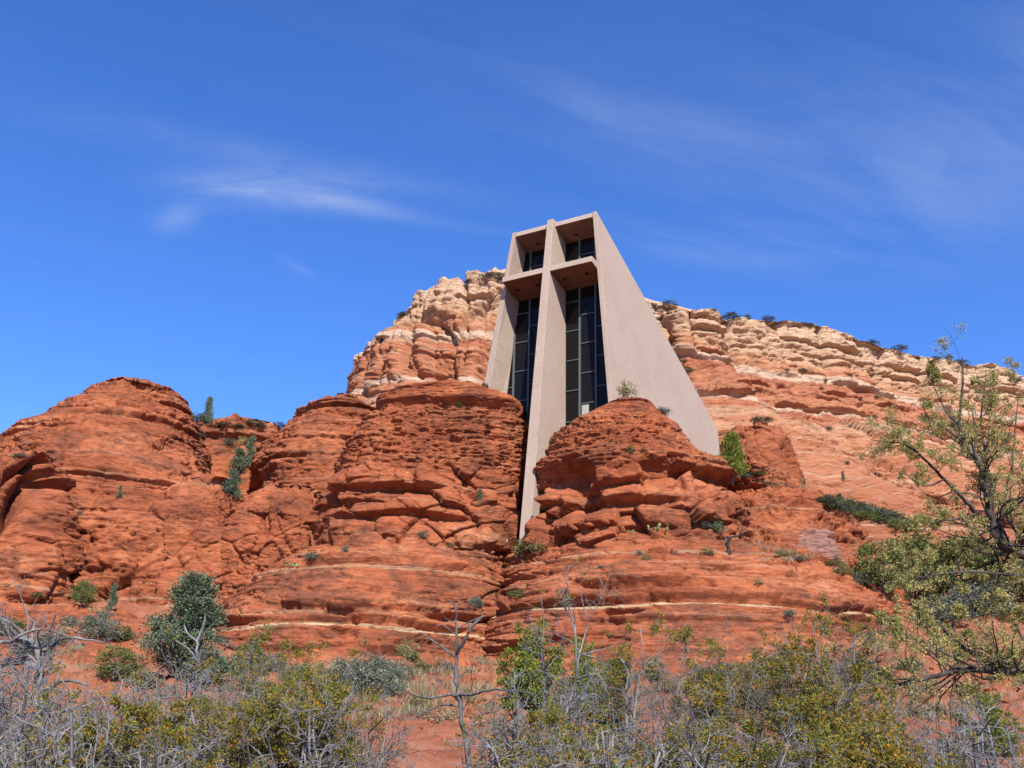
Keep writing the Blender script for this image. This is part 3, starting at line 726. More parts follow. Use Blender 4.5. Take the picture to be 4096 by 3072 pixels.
def build_chapel():
    ch = empty('chapel', (0, 0, 0))
    tag(ch, 'angular concrete chapel with a tall cross front rising between the red rock buttes', 'chapel')
    C, G, MT, DK = M['concrete'], M['glass'], M['mullion'], M['dark']
    lean = lambda z: 0.12 * z
    GA = 6.4                                        # glass plane
    # cross: upright fin
    def up(z, ul, ur, a1=7.0):
        return [(ul, lean(z), z), (ur, lean(z), z), (ur, a1, z), (ul, a1, z)]
    cross = solid('cross_upright', [up(-4, 0.0, 1.06), up(12.5, 0.07, 0.98), up(25.7, 0.15, 0.91), up(31.58, 0.21, 0.865)], C, ch, 0.03)
    # cross arms: two halves butted against the upright
    def arm(u0, u1, left):
        f0, f1, bk = lean(25.66), lean(26.22), 6.32
        return [[(u0, f0, 25.66), (u1, f0, 25.66), (u1, bk, 25.0), (u0, bk, 25.0)], [(u0, f1, 26.22), (u1, f1, 26.22), (u1, bk, 26.0), (u0, bk, 26.0)]]
    solid('cross_arm', arm(0.91, 5.20, 0), C, ch, 0.02)
    solid('cross_arm', arm(-4.18, 0.14, 1), C, ch, 0.02)
    # top slabs
    def slab(u0, u1):
        return [[(u0, 4.17, 30.93), (u1, 4.17, 30.93), (u1, 6.9, 30.0), (u0, 6.9, 30.0)], [(u0, 4.25, 31.42), (u1, 4.25, 31.42), (u1, 6.9, 31.1), (u0, 6.9, 31.1)]]
    solid('roof_slab', slab(0.872, 4.80), C, ch, 0.02)
    solid('roof_slab', slab(-3.42, 0.205), C, ch, 0.02)
    # added thin panels under the slabs and arms, soffit shade painted in brown
    def soffit_shade(u0, u1, a0, z0, a1, z1):
        solid('soffit_shade', [[(u0, a0, z0 - .006), (u1, a0, z0 - .006), (u1, a1, z1 - .006), (u0, a1, z1 - .006)], [(u0, a0, z0 - .003), (u1, a0, z0 - .003), (u1, a1, z1 - .003), (u0, a1, z1 - .003)]], M['soffit_shade'], ch)
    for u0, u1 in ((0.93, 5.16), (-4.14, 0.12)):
        soffit_shade(u0, u1, 3.14, 25.648, 6.32, 25.0)
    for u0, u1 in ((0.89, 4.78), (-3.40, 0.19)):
        soffit_shade(u0, u1, 4.23, 30.91, 6.38, 30.177)
    # side walls
    ro = lambda z: 5.21 + (31.4 - z) * 0.073
    def rw(z, a1):
        return [(ro(z) - 0.42, 4.13, z), (ro(z), 4.13, z), (ro(z), a1, z), (ro(z) - 0.42, a1, z)]
    rear = lambda z: 5.0 + (31.4 - z) * ROOFRUN
    V = [(ro(31.42), 4.13, 31.42), (ro(19.0), 34.4, 19.0), (ro(16), 34.0, 16.0), (ro(6), 33.0, 6.0), (ro(6), 4.13, 6)]
    inn = [(u - 0.42, a, z) for u, a, z in V]
    solid('side_wall', [V, inn], C, ch, 0.03)
    lo = lambda z: -3.80 - (31.35 - z) * 0.170
    li = lambda z: -3.44 - (31.35 - z) * 0.148      # inner edge at the front
    lg = lambda z: -3.40 - (31.35 - z) * 0.112      # inner edge at the glass
    def lw(z):
        return [(lo(z), 4.13, z), (li(z), 4.13, z), (lg(z), 6.6, z), (lg(z) - 0.1, 7.2, z), (lo(z), 7.2, z)]
    solid('side_wall', [lw(6), lw(20), lw(31.40)], C, ch, 0.03)
    V = [(lo(31.3), 7.2, 31.3), (lo(19), 34.4, 19.0), (lo(6), 33.0, 6.0), (lo(6), 7.2, 6)]
    solid('side_wall', [V, [(u + 0.5, a, z) for u, a, z in V]], C, ch)
    # roof between the walls
    solid('roof', [[(lo(31) + .5, 6.9, 30.9), (4.8, 6.9, 30.9), (5.6, 34.3, 18.7), (lo(19) + .5, 34.3, 18.7)], [(lo(31) + .5, 6.9, 31.1), (4.8, 6.9, 31.1), (5.6, 34.3, 18.95), (lo(19) + .5, 34.3, 18.95)]], C, ch)
    # glass
    for u0, u1 in ((0.85, None), (None, 0.2)):
        if u1 is None:
            r0, r1 = (ro(8) - 0.4, ro(30.5) - 0.4)
            pl = [(u0, GA, 6), (r0, GA, 6), (r1, GA, 30.4), (u0, GA, 30.4)]
        else:
            pl = [(lg(6) - 0.05, GA, 6), (u1, GA, 6), (u1, GA, 30.4), (lg(30.4) - 0.05, GA, 30.4)]
        g = solid('window_glass', [pl, [(u, a + 0.06, z) for u, a, z in pl]], G, ch)
        r = u1 is None
        for um, w in (((2.42, .085), (4.05, .085)) if r else ((-4.52, .085), (-2.9, .085), (-1.27, .085))):
            box3('mullion', um - w, um + w, GA - 0.14, GA - 0.004, 6.5, 30.3 if um > -4 else 24.8, MT, g)
        tr = ((0.9, 2.33, (23.73, 20.76, 17.79, 14.82, 11.85)), (2.51, 3.96, (28.5, 22.19, 19.3, 16.35, 13.4)), (4.14, None, (20.72, 17.8, 14.85))) if r else \
             ((-4.43, -2.99, (23.64, 20.64, 17.68, 14.68, 11.7)), (-2.81, -1.36, (28.45, 22.16, 19.17, 16.2, 13.2)), (None, -4.61, (19.17, 16.19)))
        for a0, a1, zs in tr:
            for z in zs:
                b0 = a0 if a0 is not None else lg(z) + 0.02
                b1 = a1 if a1 is not None else ro(z) - 0.44
                box3('transom', b0, b1, GA - 0.09, GA - 0.003, z - 0.04, z + 0.04, MT, g)
    if True:
        box3('notice', 2.62, 3.30, GA - .05, GA - .004, 11.6, 13.25, M['pale_metal'], [o for o in ch.children if o.name.startswith('window_glass')][0])
    # recessed downlights in the soffits
    def lamp(u, a, z):
        k = 14
        ring = lambda r, zz: [(u + r * math.cos(t), a + r * math.sin(t), zz) for t in np.linspace(0, 2 * math.pi, k, endpoint=False)]
        solid('downlight', [ring(0.2, z - 0.05), ring(0.22, z + 0.25)], DK, ch)
    for u, a in ((2.37, 5.75), (-1.76, 5.7)):
        lamp(u, a, 30.93 - (a - 4.17) * 0.34 + .02)
    for u, a in ((1.73, 4.6), (4.01, 4.55), (-3.36, 4.65), (-1.13, 4.6)):
        lamp(u, a, 25.66 - (a - 3.08) * 0.204)
    return ch
ROOFRUN = 2.37
build_chapel()
# ------------------------------------------------------------------ vegetation builders
PXM = 4096 / 2212 / FPX                                             # metres per survey pixel at one metre
def unit(v): return v / np.maximum(np.linalg.norm(v, axis=-1, keepdims=True), 1e-9)
def tubes(polys, k=4):
    """polys: list of (points (n,m,3), radii (n,m)) -> vertices, quads"""
    V, Fq, off = [], [], 0
    for Pp, Rr in polys:
        n, m, _ = Pp.shape
        if n == 0: continue
        T = unit(np.gradient(Pp, axis=1))
        ref = np.zeros_like(T); ref[..., 2] = 1
        ref[np.abs(T[..., 2]) > .9] = (1, 0, 0)
        A = unit(np.cross(T, ref)); B = np.cross(T, A)
        th = np.linspace(0, 2 * math.pi, k, endpoint=False)
        ring = Pp[:, :, None] + Rr[:, :, None, None] * (A[:, :, None] * np.cos(th)[None, None, :, None] + B[:, :, None] * np.sin(th)[None, None, :, None])
        V.append(ring.reshape(-1, 3))
        i = (np.arange(n * m * k).reshape(n, m, k)) + off
        j = np.roll(i, -1, axis=2)
        Fq.append(np.stack([i[:, :-1], j[:, :-1], j[:, 1:], i[:, 1:]], -1).reshape(-1, 4))
        off += n * m * k
    return np.concatenate(V), np.concatenate(Fq)
def sprout(rng, D0, P0, L, R, m, wig, up=0.0, taper=.35):
    """n wandering shoots from points P0 along D0"""
    n = len(P0)
    d = unit(D0); pts = [P0]; step = (L / (m - 1))[:, None]
    for i in range(m - 1):
        d = unit(d + rng.normal(0, wig, (n, 3)) + np.array([0, 0, up]))
        pts.append(pts[-1] + d * step)
    return np.stack(pts, 1), R[:, None] * np.linspace(1, taper, m)[None]
def branch(rng, poly, rad, per, ang, lr, rr, m, wig, up=0.0, t0=.2, rmin=.0012, lmin=None):
    """side shoots of every shoot in poly"""
    n, M_, _ = poly.shape
    idx = np.repeat(np.arange(n), per)
    t = rng.uniform(t0, 1.0, len(idx)) * (M_ - 1.001)
    i = t.astype(int); f = (t - i)[:, None]
    P0 = poly[idx, i] * (1 - f) + poly[idx, i + 1] * f
    T = unit(poly[idx, i + 1] - poly[idx, i])
    rnd = unit(np.cross(T, rng.normal(0, 1, T.shape)))
    a = np.radians(rng.normal(ang, 14, len(idx)))[:, None]
    D = T * np.cos(a) + rnd * np.sin(a)
    Ltot = np.linalg.norm(np.diff(poly, axis=1), axis=-1).sum(1)[idx]
    L = Ltot * rng.uniform(lr[0], lr[1], len(idx)) * (1.15 - .6 * t / (M_ - 1))
    if lmin: L = np.maximum(L, lmin)
    R = np.maximum(rad[idx, i] * rr, rmin)
    return sprout(rng, D, P0, L, R, m, wig, up)
def leaf_quads(rng, C, A, l, w):
    n = len(C)
    A = unit(A); S = unit(np.cross(A, rng.normal(0, 1, (n, 3))))
    l = (l * rng.uniform(.6, 1.3, n))[:, None]; w = (w * rng.uniform(.6, 1.3, n))[:, None]
    V = np.stack([C - S * w * .35, C + A * l * .55 - S * w * .5, C + A * l, C + A * l * .5 + S * w * .5], 1).reshape(-1, 3)
    return V, np.arange(n * 4).reshape(n, 4)
def along(rng, poly, n, t0=.15):
    i0 = rng.randint(0, len(poly), n)
    t = rng.uniform(t0, 1, n) * (poly.shape[1] - 1.001); i = t.astype(int); f = (t - i)[:, None]
    return poly[i0, i] * (1 - f) + poly[i0, i + 1] * f, unit(poly[i0, i + 1] - poly[i0, i])
def leafy(name, stops, trans=.25, rough=.7):
    k = NT(name)
    g = k.t.nodes.new('ShaderNodeNewGeometry')
    isl = g.outputs['Random Per Island']
    nz = k.noise(k.pos, 1.7, 3)
    f = k.math('ADD', k.math('MULTIPLY', isl, .65), k.math('MULTIPLY', nz, .5))
    c = k.ramp(f, stops)
    d = k.n('ShaderNodeBsdfDiffuse', {'Color': c}); tr = k.n('ShaderNodeBsdfTranslucent', {'Color': c})
    mx = k.n('ShaderNodeMixShader', {0: trans, 1: d.outputs[0], 2: tr.outputs[0]})
    out = k.t.nodes['Material Output']
    k.t.nodes.remove(k.b)
    k.t.links.new(mx.outputs[0], out.inputs['Surface'])
    return k.m
def bark(name, a, b, scale=6):
    k = NT(name)
    n = k.noise(k.scaled(scale, scale, scale * .35), 1, 4)
    return k.done(k.ramp(n, [(.35, a), (.65, b)]), .9, n, .5, .01)
M['leaf_acacia'] = leafy('acacia_leaf', [(.2, (.066, .080, .016)), (.5, (.135, .150, .030)), (.74, (.22, .170, .030)), (.90, (.40, .175, .022))])
M['leaf_mesq'] = leafy('yellowing_leaf', [(.2, (.13, .13, .036)), (.5, (.28, .26, .085)), (.8, (.45, .39, .16))], .3)
M['leaf_jun'] = leafy('juniper_leaf', [(.2, (.044, .064, .036)), (.55, (.092, .122, .070)), (.85, (.16, .192, .120))], .12)
M['leaf_far'] = leafy('dusty_dark_leaf', [(.2, (.030, .040, .024)), (.55, (.066, .078, .045)), (.85, (.12, .125, .08))], .12)
M['leaf_bright'] = leafy('bright_needle', [(.2, (.058, .082, .013)), (.55, (.135, .165, .030)), (.85, (.24, .25, .06))], .2)
M['leaf_sage'] = leafy('grey_green_leaf', [(.2, (.065, .080, .055)), (.55, (.125, .140, .100)), (.85, (.21, .215, .17))], .12)
M['leaf_rabbit'] = leafy('yellow_green_leaf', [(.2, (.085, .090, .035)), (.55, (.17, .165, .065)), (.85, (.30, .26, .11))], .15)
M['leaf_dry'] = leafy('dry_straw', [(.2, (.12, .09, .05)), (.55, (.20, .16, .095)), (.85, (.29, .25, .16))], .15)
M['leaf_green'] = leafy('green_leaf', [(.2, (.048, .064, .018)), (.55, (.105, .125, .038)), (.85, (.19, .20, .075))], .2)
M['twig_silver'] = bark('silver_twig', (.066, .062, .061), (.22, .212, .213))
M['twig_grey'] = bark('grey_twig', (.07, .06, .055), (.20, .185, .175))
M['twig_dark'] = bark('dark_bark', (.022, .018, .016), (.085, .072, .064))
M['wood_dead'] = bark('weathered_wood', (.04, .036, .034), (.135, .125, .119), 18)
M['wood_burnt'] = bark('charred_wood', (.012, .010, .010), (.05, .04, .035))
M['cactus'] = leafy('cactus_pad', [(.2, (.09, .12, .045)), (.6, (.15, .18, .075)), (.9, (.24, .25, .12))], .0)

# where things stand: cast a ray from the viewpoint through a survey point on to what is already built
bpy.context.view_layer.update()
_dg = bpy.context.evaluated_depsgraph_get()
def ground_hit(x, y):
    d = ray(x, y); d = d / np.linalg.norm(d)
    for k in range(14):
        ok, loc, nrm, i, ob, mw = SC.ray_cast(_dg, Vector((0, 0, EYE)), Vector(ray(x, y + k * 2.0)).normalized())
        if ok:
            return np.array(loc), math.hypot(loc.x, loc.y) and (Vector(loc) - Vector((0, 0, EYE))).length
    return at(x, y, 80), 80.0

def crown_mesh(rng, kind, n, per, leaf, spread):
    """leaf faces of a crown one unit wide and one unit tall, standing on z = 0"""
    C = []
    for i in range(n):
        if kind == 'round':
            a, b, r = rng.uniform(0, 6.283), rng.uniform(-.75, 1), rng.uniform(.55, 1) ** .5
            s = math.sqrt(max(0, 1 - b * b))
            c = np.array([.42 * r * s * math.cos(a), .42 * r * s * math.sin(a), .52 + .42 * r * b])
        elif kind == 'cone':
            h = rng.uniform(.10, .97); a = rng.uniform(0, 6.283)
            r = .46 * (1 - h) ** .75 * (.8 + .35 * math.sin(3 * a + 9 * h)) * rng.uniform(.45, 1)
            c = np.array([r * math.cos(a), r * math.sin(a), h])
        elif kind == 'low':
            a, r = rng.uniform(0, 6.283), rng.uniform(0, 1) ** .5
            c = np.array([.44 * r * math.cos(a), .44 * r * math.sin(a), rng.uniform(.12, .85) * (1 - .6 * r * r)])
        elif kind == 'lumpy':                                       # a few rounded masses stacked unevenly
            pl = i % 9; q = np.random.RandomState(pl + 90)
            hc = .16 + .74 * pl / 8.0; wr = .40 * (1 - .72 * pl / 8.0) * q.uniform(.8, 1.15)
            ca_, cr_ = q.uniform(0, 6.283), q.uniform(.02, .15) * (1.05 - pl / 8.0)
            v = unit(rng.normal(0, 1, 3)) * rng.uniform(.3, 1) ** .5
            c = np.array([cr_ * math.cos(ca_) + v[0] * wr * .85, cr_ * math.sin(ca_) + v[1] * wr * .85, max(.03, hc + v[2] * .10)])
        elif kind == 'spray':                                       # upright plumes of different heights
            pl = i % 15; q = np.random.RandomState(pl + 40)
            a, rr_, hh = q.uniform(0, 6.283), q.uniform(.05, .42), q.uniform(.45, 1.0)
            hh *= 1.15 - rr_; t = rng.uniform(.1, 1)
            w_ = .10 * (1 - t) + .015
            c = np.array([rr_ * (.6 + .55 * t) * math.cos(a) + rng.normal(0, w_), rr_ * (.6 + .55 * t) * math.sin(a) + rng.normal(0, w_), hh * t])
        else:                                                       # column: a lumpy upright plant
            h = rng.uniform(.06, .97); a = rng.uniform(0, 6.283)
            r = .40 * (.55 + .45 * math.sin(h * 11 + kind_phase(rng, kind))) * rng.uniform(.2, 1)
            c = np.array([r * math.cos(a), r * math.sin(a), h])
        C.append(c)
    C = np.array(C)
    sz = rng.uniform(.6, 1.3, n)
    P = np.repeat(C, per, 0) + rng.normal(0, 1, (n * per, 3)) * (np.repeat(sz, per) * spread)[:, None] * np.array([1, 1, .8])
    P[:, 2] = np.maximum(P[:, 2], .02)
    A = unit(P - np.repeat(C, per, 0) + rng.normal(0, .02, P.shape) + np.array([0, 0, .03]))
    V, Q = leaf_quads(rng, P, A, leaf, leaf * .55)
    return V, Q, C
def kind_phase(rng, k): return 0.7
PROTO = {}
def proto(key, kind, n, per, leaf, spread, leafmat, barkmat, seed, split):
    """a plant of unit size: either one mesh with stems inside, or trunk and crown as parts"""
    rng = np.random.RandomState(seed)
    V, Q, C = crown_mesh(rng, kind, n, per, leaf, spread)
    tr = np.array([[0, 0, -.12], [.01, .0, .25], [-.015, .01, .55], [.01, 0, .86]]) if kind in ('cone', 'column') else np.array([[0, 0, -.12], [.02, 0, .08], [0, .02, .2], [.01, 0, .34]])
    w = .028 if split else .022
    polys = [(tr[None], np.linspace(w, w * .35, 4)[None])]
    sel = C[rng.permutation(len(C))[:max(6, len(C) // 2)]]
    base = np.stack([np.interp(np.clip(sel[:, 2] - .18, 0, .8), tr[:, 2], tr[:, k]) for k in range(3)], 1)
    mid = (base + sel) / 2 + rng.normal(0, .02, sel.shape)
    polys.append((np.stack([base, mid, sel], 1), np.repeat(np.array([[w * .4, w * .28, w * .12]]), len(sel), 0)))
    TV, TQ = tubes(polys, 5)
    PROTO[key] = (V, Q, TV, TQ, leafmat, barkmat, split)
def make_mesh(name, V, Q, mats, midx=None):
    me = bpy.data.meshes.new(name)
    n = len(Q)
    me.vertices.add(len(V)); me.vertices.foreach_set('co', np.asarray(V, np.float32).ravel())
    me.loops.add(n * 4); me.loops.foreach_set('vertex_index', Q.astype(np.int32).ravel())
    me.polygons.add(n); me.polygons.foreach_set('loop_start', np.arange(0, n * 4, 4, dtype=np.int32))
    me.update(calc_edges=True)
    for m in mats: me.materials.append(m)
    if midx is not None: me.polygons.foreach_set('material_index', np.asarray(midx, np.int32))
    return me
_first = {}
def plant(key, name, cat, x, y, w, h, label, group=None, sink=.03, size=None):
    """stand a plant w by h survey pixels wide and tall with its foot at survey point (x, y)"""
    V, Q, TV, TQ, lm, bm_, split = PROTO[key]
    loc, dist = ground_hit(x, y)
    W, H = (w * PXM * dist, h * PXM * dist) if size is None else size
    rng = np.random.RandomState(int(x * 7 + y * 13) % 100000)
    if split:
        root = empty(name, tuple(loc - np.array([0, 0, sink * H])), rng.uniform(0, 6.28))
        if key not in _first:
            _first[key] = (make_mesh('trunk', TV, TQ, [bm_]), make_mesh('crown', V, Q, [lm]))
        for nm, me in zip(('trunk', 'crown'), _first[key]):
            o = bpy.data.objects.new(nm, me); COL.objects.link(o); o.parent = root
        root.scale = (W, W, H)
    else:
        if key not in _first:
            _first[key] = make_mesh(name, np.concatenate([V, TV]), np.concatenate([Q, TQ + len(V)]), [lm, bm_], np.concatenate([np.zeros(len(Q)), np.ones(len(TQ))]))
        root = bpy.data.objects.new(name, _first[key]); COL.objects.link(root)
        root.location = tuple(loc - np.array([0, 0, sink * H])); root.rotation_euler = (0, 0, rng.uniform(0, 6.28)); root.scale = (W, W, H)
    tag(root, label, cat, group)
    return root
proto('juniper_far', 'round', 26, 34, .10, .085, M['leaf_far'], M['twig_dark'], 3, False)
proto('juniper_far_b', 'low', 24, 34, .11, .085, M['leaf_far'], M['twig_dark'], 4, False)
proto('conifer', 'lumpy', 60, 44, .060, .050, M['leaf_jun'], M['twig_dark'], 5, True)
proto('juniper_big', 'lumpy', 270, 120, .023, .032, M['leaf_jun'], M['twig_dark'], 6, True)
proto('juniper_col', 'lumpy', 60, 50, .055, .050, M['leaf_jun'], M['twig_dark'], 7, True)
proto('pine', 'lumpy', 110, 70, .048, .046, M['leaf_bright'], M['twig_grey'], 8, True)
proto('juniper_bright', 'spray', 260, 60, .030, .028, M['leaf_bright'], M['twig_dark'], 9, True)
proto('sage', 'low', 70, 90, .040, .060, M['leaf_sage'], M['twig_grey'], 10, False)
proto('sage_small', 'low', 26, 40, .09, .085, M['leaf_sage'], M['twig_grey'], 11, False)
proto('rabbit', 'low', 40, 60, .065, .065, M['leaf_rabbit'], M['twig_grey'], 12, False)
proto('greenbush', 'round', 60, 80, .050, .060, M['leaf_green'], M['twig_grey'], 13, False)
proto('greenbush_low', 'low', 50, 60, .060, .065, M['leaf_green'], M['twig_grey'], 14, False)
proto('leafy_small', 'round', 34, 26, .085, .065, M['leaf_rabbit'], M['twig_grey'], 15, False)
proto('brush_grey', 'low', 16, 30, .09, .10, M['leaf_dry'], M['twig_grey'], 16, False)
# ------------------------------------------------------------------ plants on the rocks and the slope
CR = 'dark bushes along the cliff top'
for i, (x, y, w, h, lab) in enumerate([
    (1050, 604, 34, 20, 'dark juniper bush on the cliff top, the first left of the chapel wall'), (1078, 606, 34, 21, 'round dark juniper bush on the cliff top touching the left chapel wall'),
    (1012, 608, 20, 9, 'low grey bush on the cliff top, leftmost of the crest bushes left of the chapel'), (1448, 663, 34, 18, 'round dark bush on the cliff top just right of the chapel roof line'),
    (1578, 690, 44, 14, 'wide low dark bush behind the square block on the cliff top'), (1616, 689, 15, 15, 'small upright dark bush on the cliff top between two wider bushes'),
    (1660, 688, 24, 16, 'round dark bush on the cliff top above the overhanging ledge'), (1742, 702, 26, 9, 'low grey bush on the pale domed part of the cliff top'),
    (1884, 738, 30, 10, 'flat dark bush on the sloping crest right of the pale dome'), (1943, 758, 32, 15, 'thick dark bush on the sloping crest halfway down to the right'),
    (2022, 775, 26, 8, 'flat dark bush on the crest left of the tall yellowing tree top'), (2052, 778, 14, 16, 'small dark bush showing through the top of the yellowing tree'),
    (2076, 782, 32, 10, 'low dark bush on the crest right of the yellowing tree top'), (2192, 830, 26, 20, 'dark round bush on the skyline at the right edge')]):
    plant('juniper_far' if h > 10 else 'juniper_far_b', 'bush', 'bush', x, y + 2, w, h, lab, CR, .1)
CF = 'small bushes on the cliff face'
for x, y, w, h, lab in [
    (822, 742, 18, 18, 'round green bush on a ledge of the left cliff shoulder'), (872, 684, 30, 10, 'low bushes on the pale ledge at the left end of the cliff'),
    (946, 775, 14, 14, 'tiny bush in a cleft of the banded cliff above the left butte'), (1473, 786, 20, 15, 'green bush beside the right chapel wall under a cave'),
    (1484, 806, 26, 14, 'grey bush beside the right chapel wall below the green one'), (1646, 914, 42, 18, 'wide grey green bush on top of the dark red rib'),
    (1700, 802, 12, 9, 'tiny grey bush under the white band, left of a pair'), (1733, 806, 22, 11, 'tiny grey bush under the white band, right of a pair'),
    (1781, 824, 12, 9, 'tiny bush on a thin pale ledge of the right cliff'), (1774, 842, 14, 9, 'tiny bush on the second pale ledge of the right cliff'),
    (1858, 865, 9, 8, 'tiny dark bush on the red band left of the yellowing tree'), (1893, 859, 10, 8, 'tiny dark bush on the upper red band by the yellowing tree'),
    (1917, 871, 10, 9, 'tiny dark bush on the red band nearest the yellowing tree'), (1890, 902, 13, 9, 'tiny dark bush on the lower red slope by the yellowing tree'),
    (1791, 928, 16, 9, 'tiny grey bush on the rounded tan boulders'), (1628, 848, 14, 7, 'tiny grey bush in the middle of the right cliff'),
    (1830, 1003, 12, 10, 'tiny bush on the ledge below the cliff cave'), (1048, 838, 14, 14, 'bright green bush behind the left butte beside the chapel wall')]:
    plant('juniper_far' if h > 10 else 'juniper_far_b', 'bush', 'bush', x, y, w, h, lab, CF, .08)
plant('juniper_col', 'juniper', 'tree', 1822, 1040, 13, 24, 'tiny upright juniper alone on the pinkish slope right of the shoulder')
rng = np.random.RandomState(77)
for i in range(30):
    t = i / 29.0
    x = 1782 + 178 * t + rng.uniform(-6, 6); y = 1090 + 52 * t + rng.uniform(-14, 8)
    plant(('juniper_far', 'greenbush_low', 'juniper_far_b', 'sage_small')[i % 4], 'shrub', 'shrub', x, y, rng.uniform(28, 44), rng.uniform(20, 34), 'dark green shrub in the long thicket below the right cliff', 'shrubs in the thicket below the right cliff', .1)
# saddle and gully on the left
plant('juniper_far', 'shrub', 'shrub', 425, 917, 32, 28, 'wide dark bush on the saddle beside the big dome')
plant('conifer', 'cypress_tree', 'tree', 446, 920, 38, 66, 'slim dark conifer on the skyline between the left domes')
for x, y, w, h, lab in [(482, 922, 44, 12, 'pale green low shrub on the saddle right of the slim conifer'), (520, 924, 30, 10, 'low pale shrub in the middle of the saddle skyline'), (552, 924, 38, 19, 'dark round shrub on the saddle skyline'), (602, 926, 34, 15, 'dark shrub on the saddle next to the middle dome')]:
    plant('juniper_far_b' if h < 15 else 'juniper_far', 'shrub', 'shrub', x, y, w, h, lab, 'shrubs on the saddle between the left domes', .1)
for k_, x, y, w, h, lab in [('juniper_col', 500, 1078, 62, 66, 'rounded juniper lowest in the gully between the left domes'), ('juniper_col', 512, 1026, 58, 62, 'loose juniper in the middle of the gully between the left domes'),
                        ('juniper_col', 537, 1012, 40, 76, 'tall narrow juniper on the right of the gully between the left domes'), ('juniper_far', 497, 968, 30, 22, 'small pale bush high in the gully'),
                        ('leafy_small', 522, 962, 26, 22, 'small yellow green bush high in the gully'), ('conifer', 257, 1076, 16, 26, 'tiny conifer on a ledge of the big left dome'),
                        ('sage_small', 425, 943, 34, 10, 'flat grey bush on the right shoulder of the big left dome'), ('sage_small', 46, 988, 28, 12, 'flat grey bush on top of the far left tower'),
                        ('sage_small', 170, 1112, 14, 12, 'tiny pale bush low on the big left dome'), ('greenbush_low', 75, 1290, 34, 14, 'small green bush at the foot of the far left tower')]:
    plant(k_, 'juniper' if 'juniper_col' in k_ else ('conifer' if k_ == 'conifer' else 'bush'), 'tree' if k_ in ('juniper_col', 'conifer') else 'bush', x, y, w, h, lab)
# on and around the buttes
for k_, nm, cat, x, y, w, h, lab in [
    ('greenbush', 'bush', 'bush', 993, 880, 22, 24, 'round green bush on the face of the left butte under its cap'), ('leafy_small', 'bush', 'bush', 1355, 858, 44, 38, 'open leafy bush standing on the top of the right butte'),
    ('sage_small', 'bush', 'bush', 1432, 893, 32, 20, 'grey bush on the right edge of the right butte against the chapel wall'), ('greenbush', 'bush', 'bush', 1362, 980, 17, 20, 'small bright green bush in the face of the right butte'),
    ('pine', 'pine_tree', 'tree', 1582, 1030, 92, 100, 'bright yellow green pine at the back corner of the chapel wall'), ('greenbush_low', 'shrub', 'shrub', 1632, 1030, 46, 18, 'bright green shrub beside the pine'),
    ('sage_small', 'shrub', 'shrub', 1600, 1033, 40, 14, 'grey shrub under the pine'), ('juniper_col', 'juniper', 'tree', 1037, 1092, 24, 42, 'thin green tree growing in a notch of the left butte'),
    ('juniper_col', 'juniper', 'tree', 1545, 1150, 54, 78, 'two lobed dark juniper at the foot of the right butte'), ('sage_small', 'shrub', 'shrub', 1520, 1140, 32, 20, 'grey shrub left of the two lobed juniper'),
    ('rabbit', 'shrub', 'shrub', 1148, 1192, 74, 42, 'wide yellow and grey bush at the foot of the cross'), ('sage_small', 'shrub', 'shrub', 916, 1162, 32, 22, 'grey and yellow shrub at the foot of the left butte'),
    ('sage_small', 'shrub', 'shrub', 675, 1208, 34, 22, 'grey green shrub at the left corner of the left butte'), ('sage_small', 'shrub', 'shrub', 746, 1192, 20, 17, 'small grey shrub below the left butte'),
    ('rabbit', 'shrub', 'shrub', 973, 1182, 24, 14, 'small straw coloured tuft below the left butte'), ('greenbush_low', 'shrub', 'shrub', 1120, 1292, 44, 26, 'grey green shrub on the dome right of the joint between the two lower domes'),
    ('sage', 'shrub', 'shrub', 1026, 1312, 38, 34, 'grey shrub in the joint between the two lower domes'), ('sage_small', 'shrub', 'shrub', 1018, 1340, 28, 24, 'small shrub low in the joint between the two lower domes'),
    ('sage_small', 'shrub', 'shrub', 1380, 1200, 16, 18, 'tiny grey shrub on the pale seam of the right lower dome'), ('rabbit', 'shrub', 'shrub', 1396, 1210, 24, 16, 'tiny straw tuft below the pale seam of the right lower dome'),
    ('rabbit', 'shrub', 'shrub', 1528, 1197, 32, 20, 'straw coloured shrub left of the dead twisted trunk'), ('sage_small', 'shrub', 'shrub', 1706, 1330, 30, 18, 'pale shrub on the white seam at the right of the lower dome'),
    ('rabbit', 'shrub', 'shrub', 1690, 1202, 34, 16, 'yellow tuft right of the dead twisted trunk'), ('sage_small', 'shrub', 'shrub', 1722, 1212, 30, 15, 'grey tuft at the right end of the lower dome top'),
    ('sage_small', 'shrub', 'shrub', 1300, 1228, 22, 9, 'flat grey tuft in a hollow of the right lower dome'), ('sage_small', 'shrub', 'shrub', 1300, 1300, 14, 16, 'tiny grey tuft below an overhang of the right lower dome'),
    ('rabbit', 'shrub', 'shrub', 1640, 1262, 18, 13, 'tiny straw tuft on the right of the lower dome'), ('rabbit', 'shrub', 'shrub', 1820, 1240, 44, 26, 'pale straw shrub at the right foot of the shoulder'),
    ('sage', 'shrub', 'shrub', 1862, 1262, 54, 36, 'grey straw shrub between the lower dome and the right thicket'), ('greenbush_low', 'shrub', 'shrub', 1800, 1222, 44, 18, 'dark green low shrub behind the straw shrubs on the right'),
    ('sage_small', 'shrub', 'shrub', 430, 942, 1, 1, '')]:
    if lab: plant(k_, nm, cat, x, y, w, h, lab, None, .05)
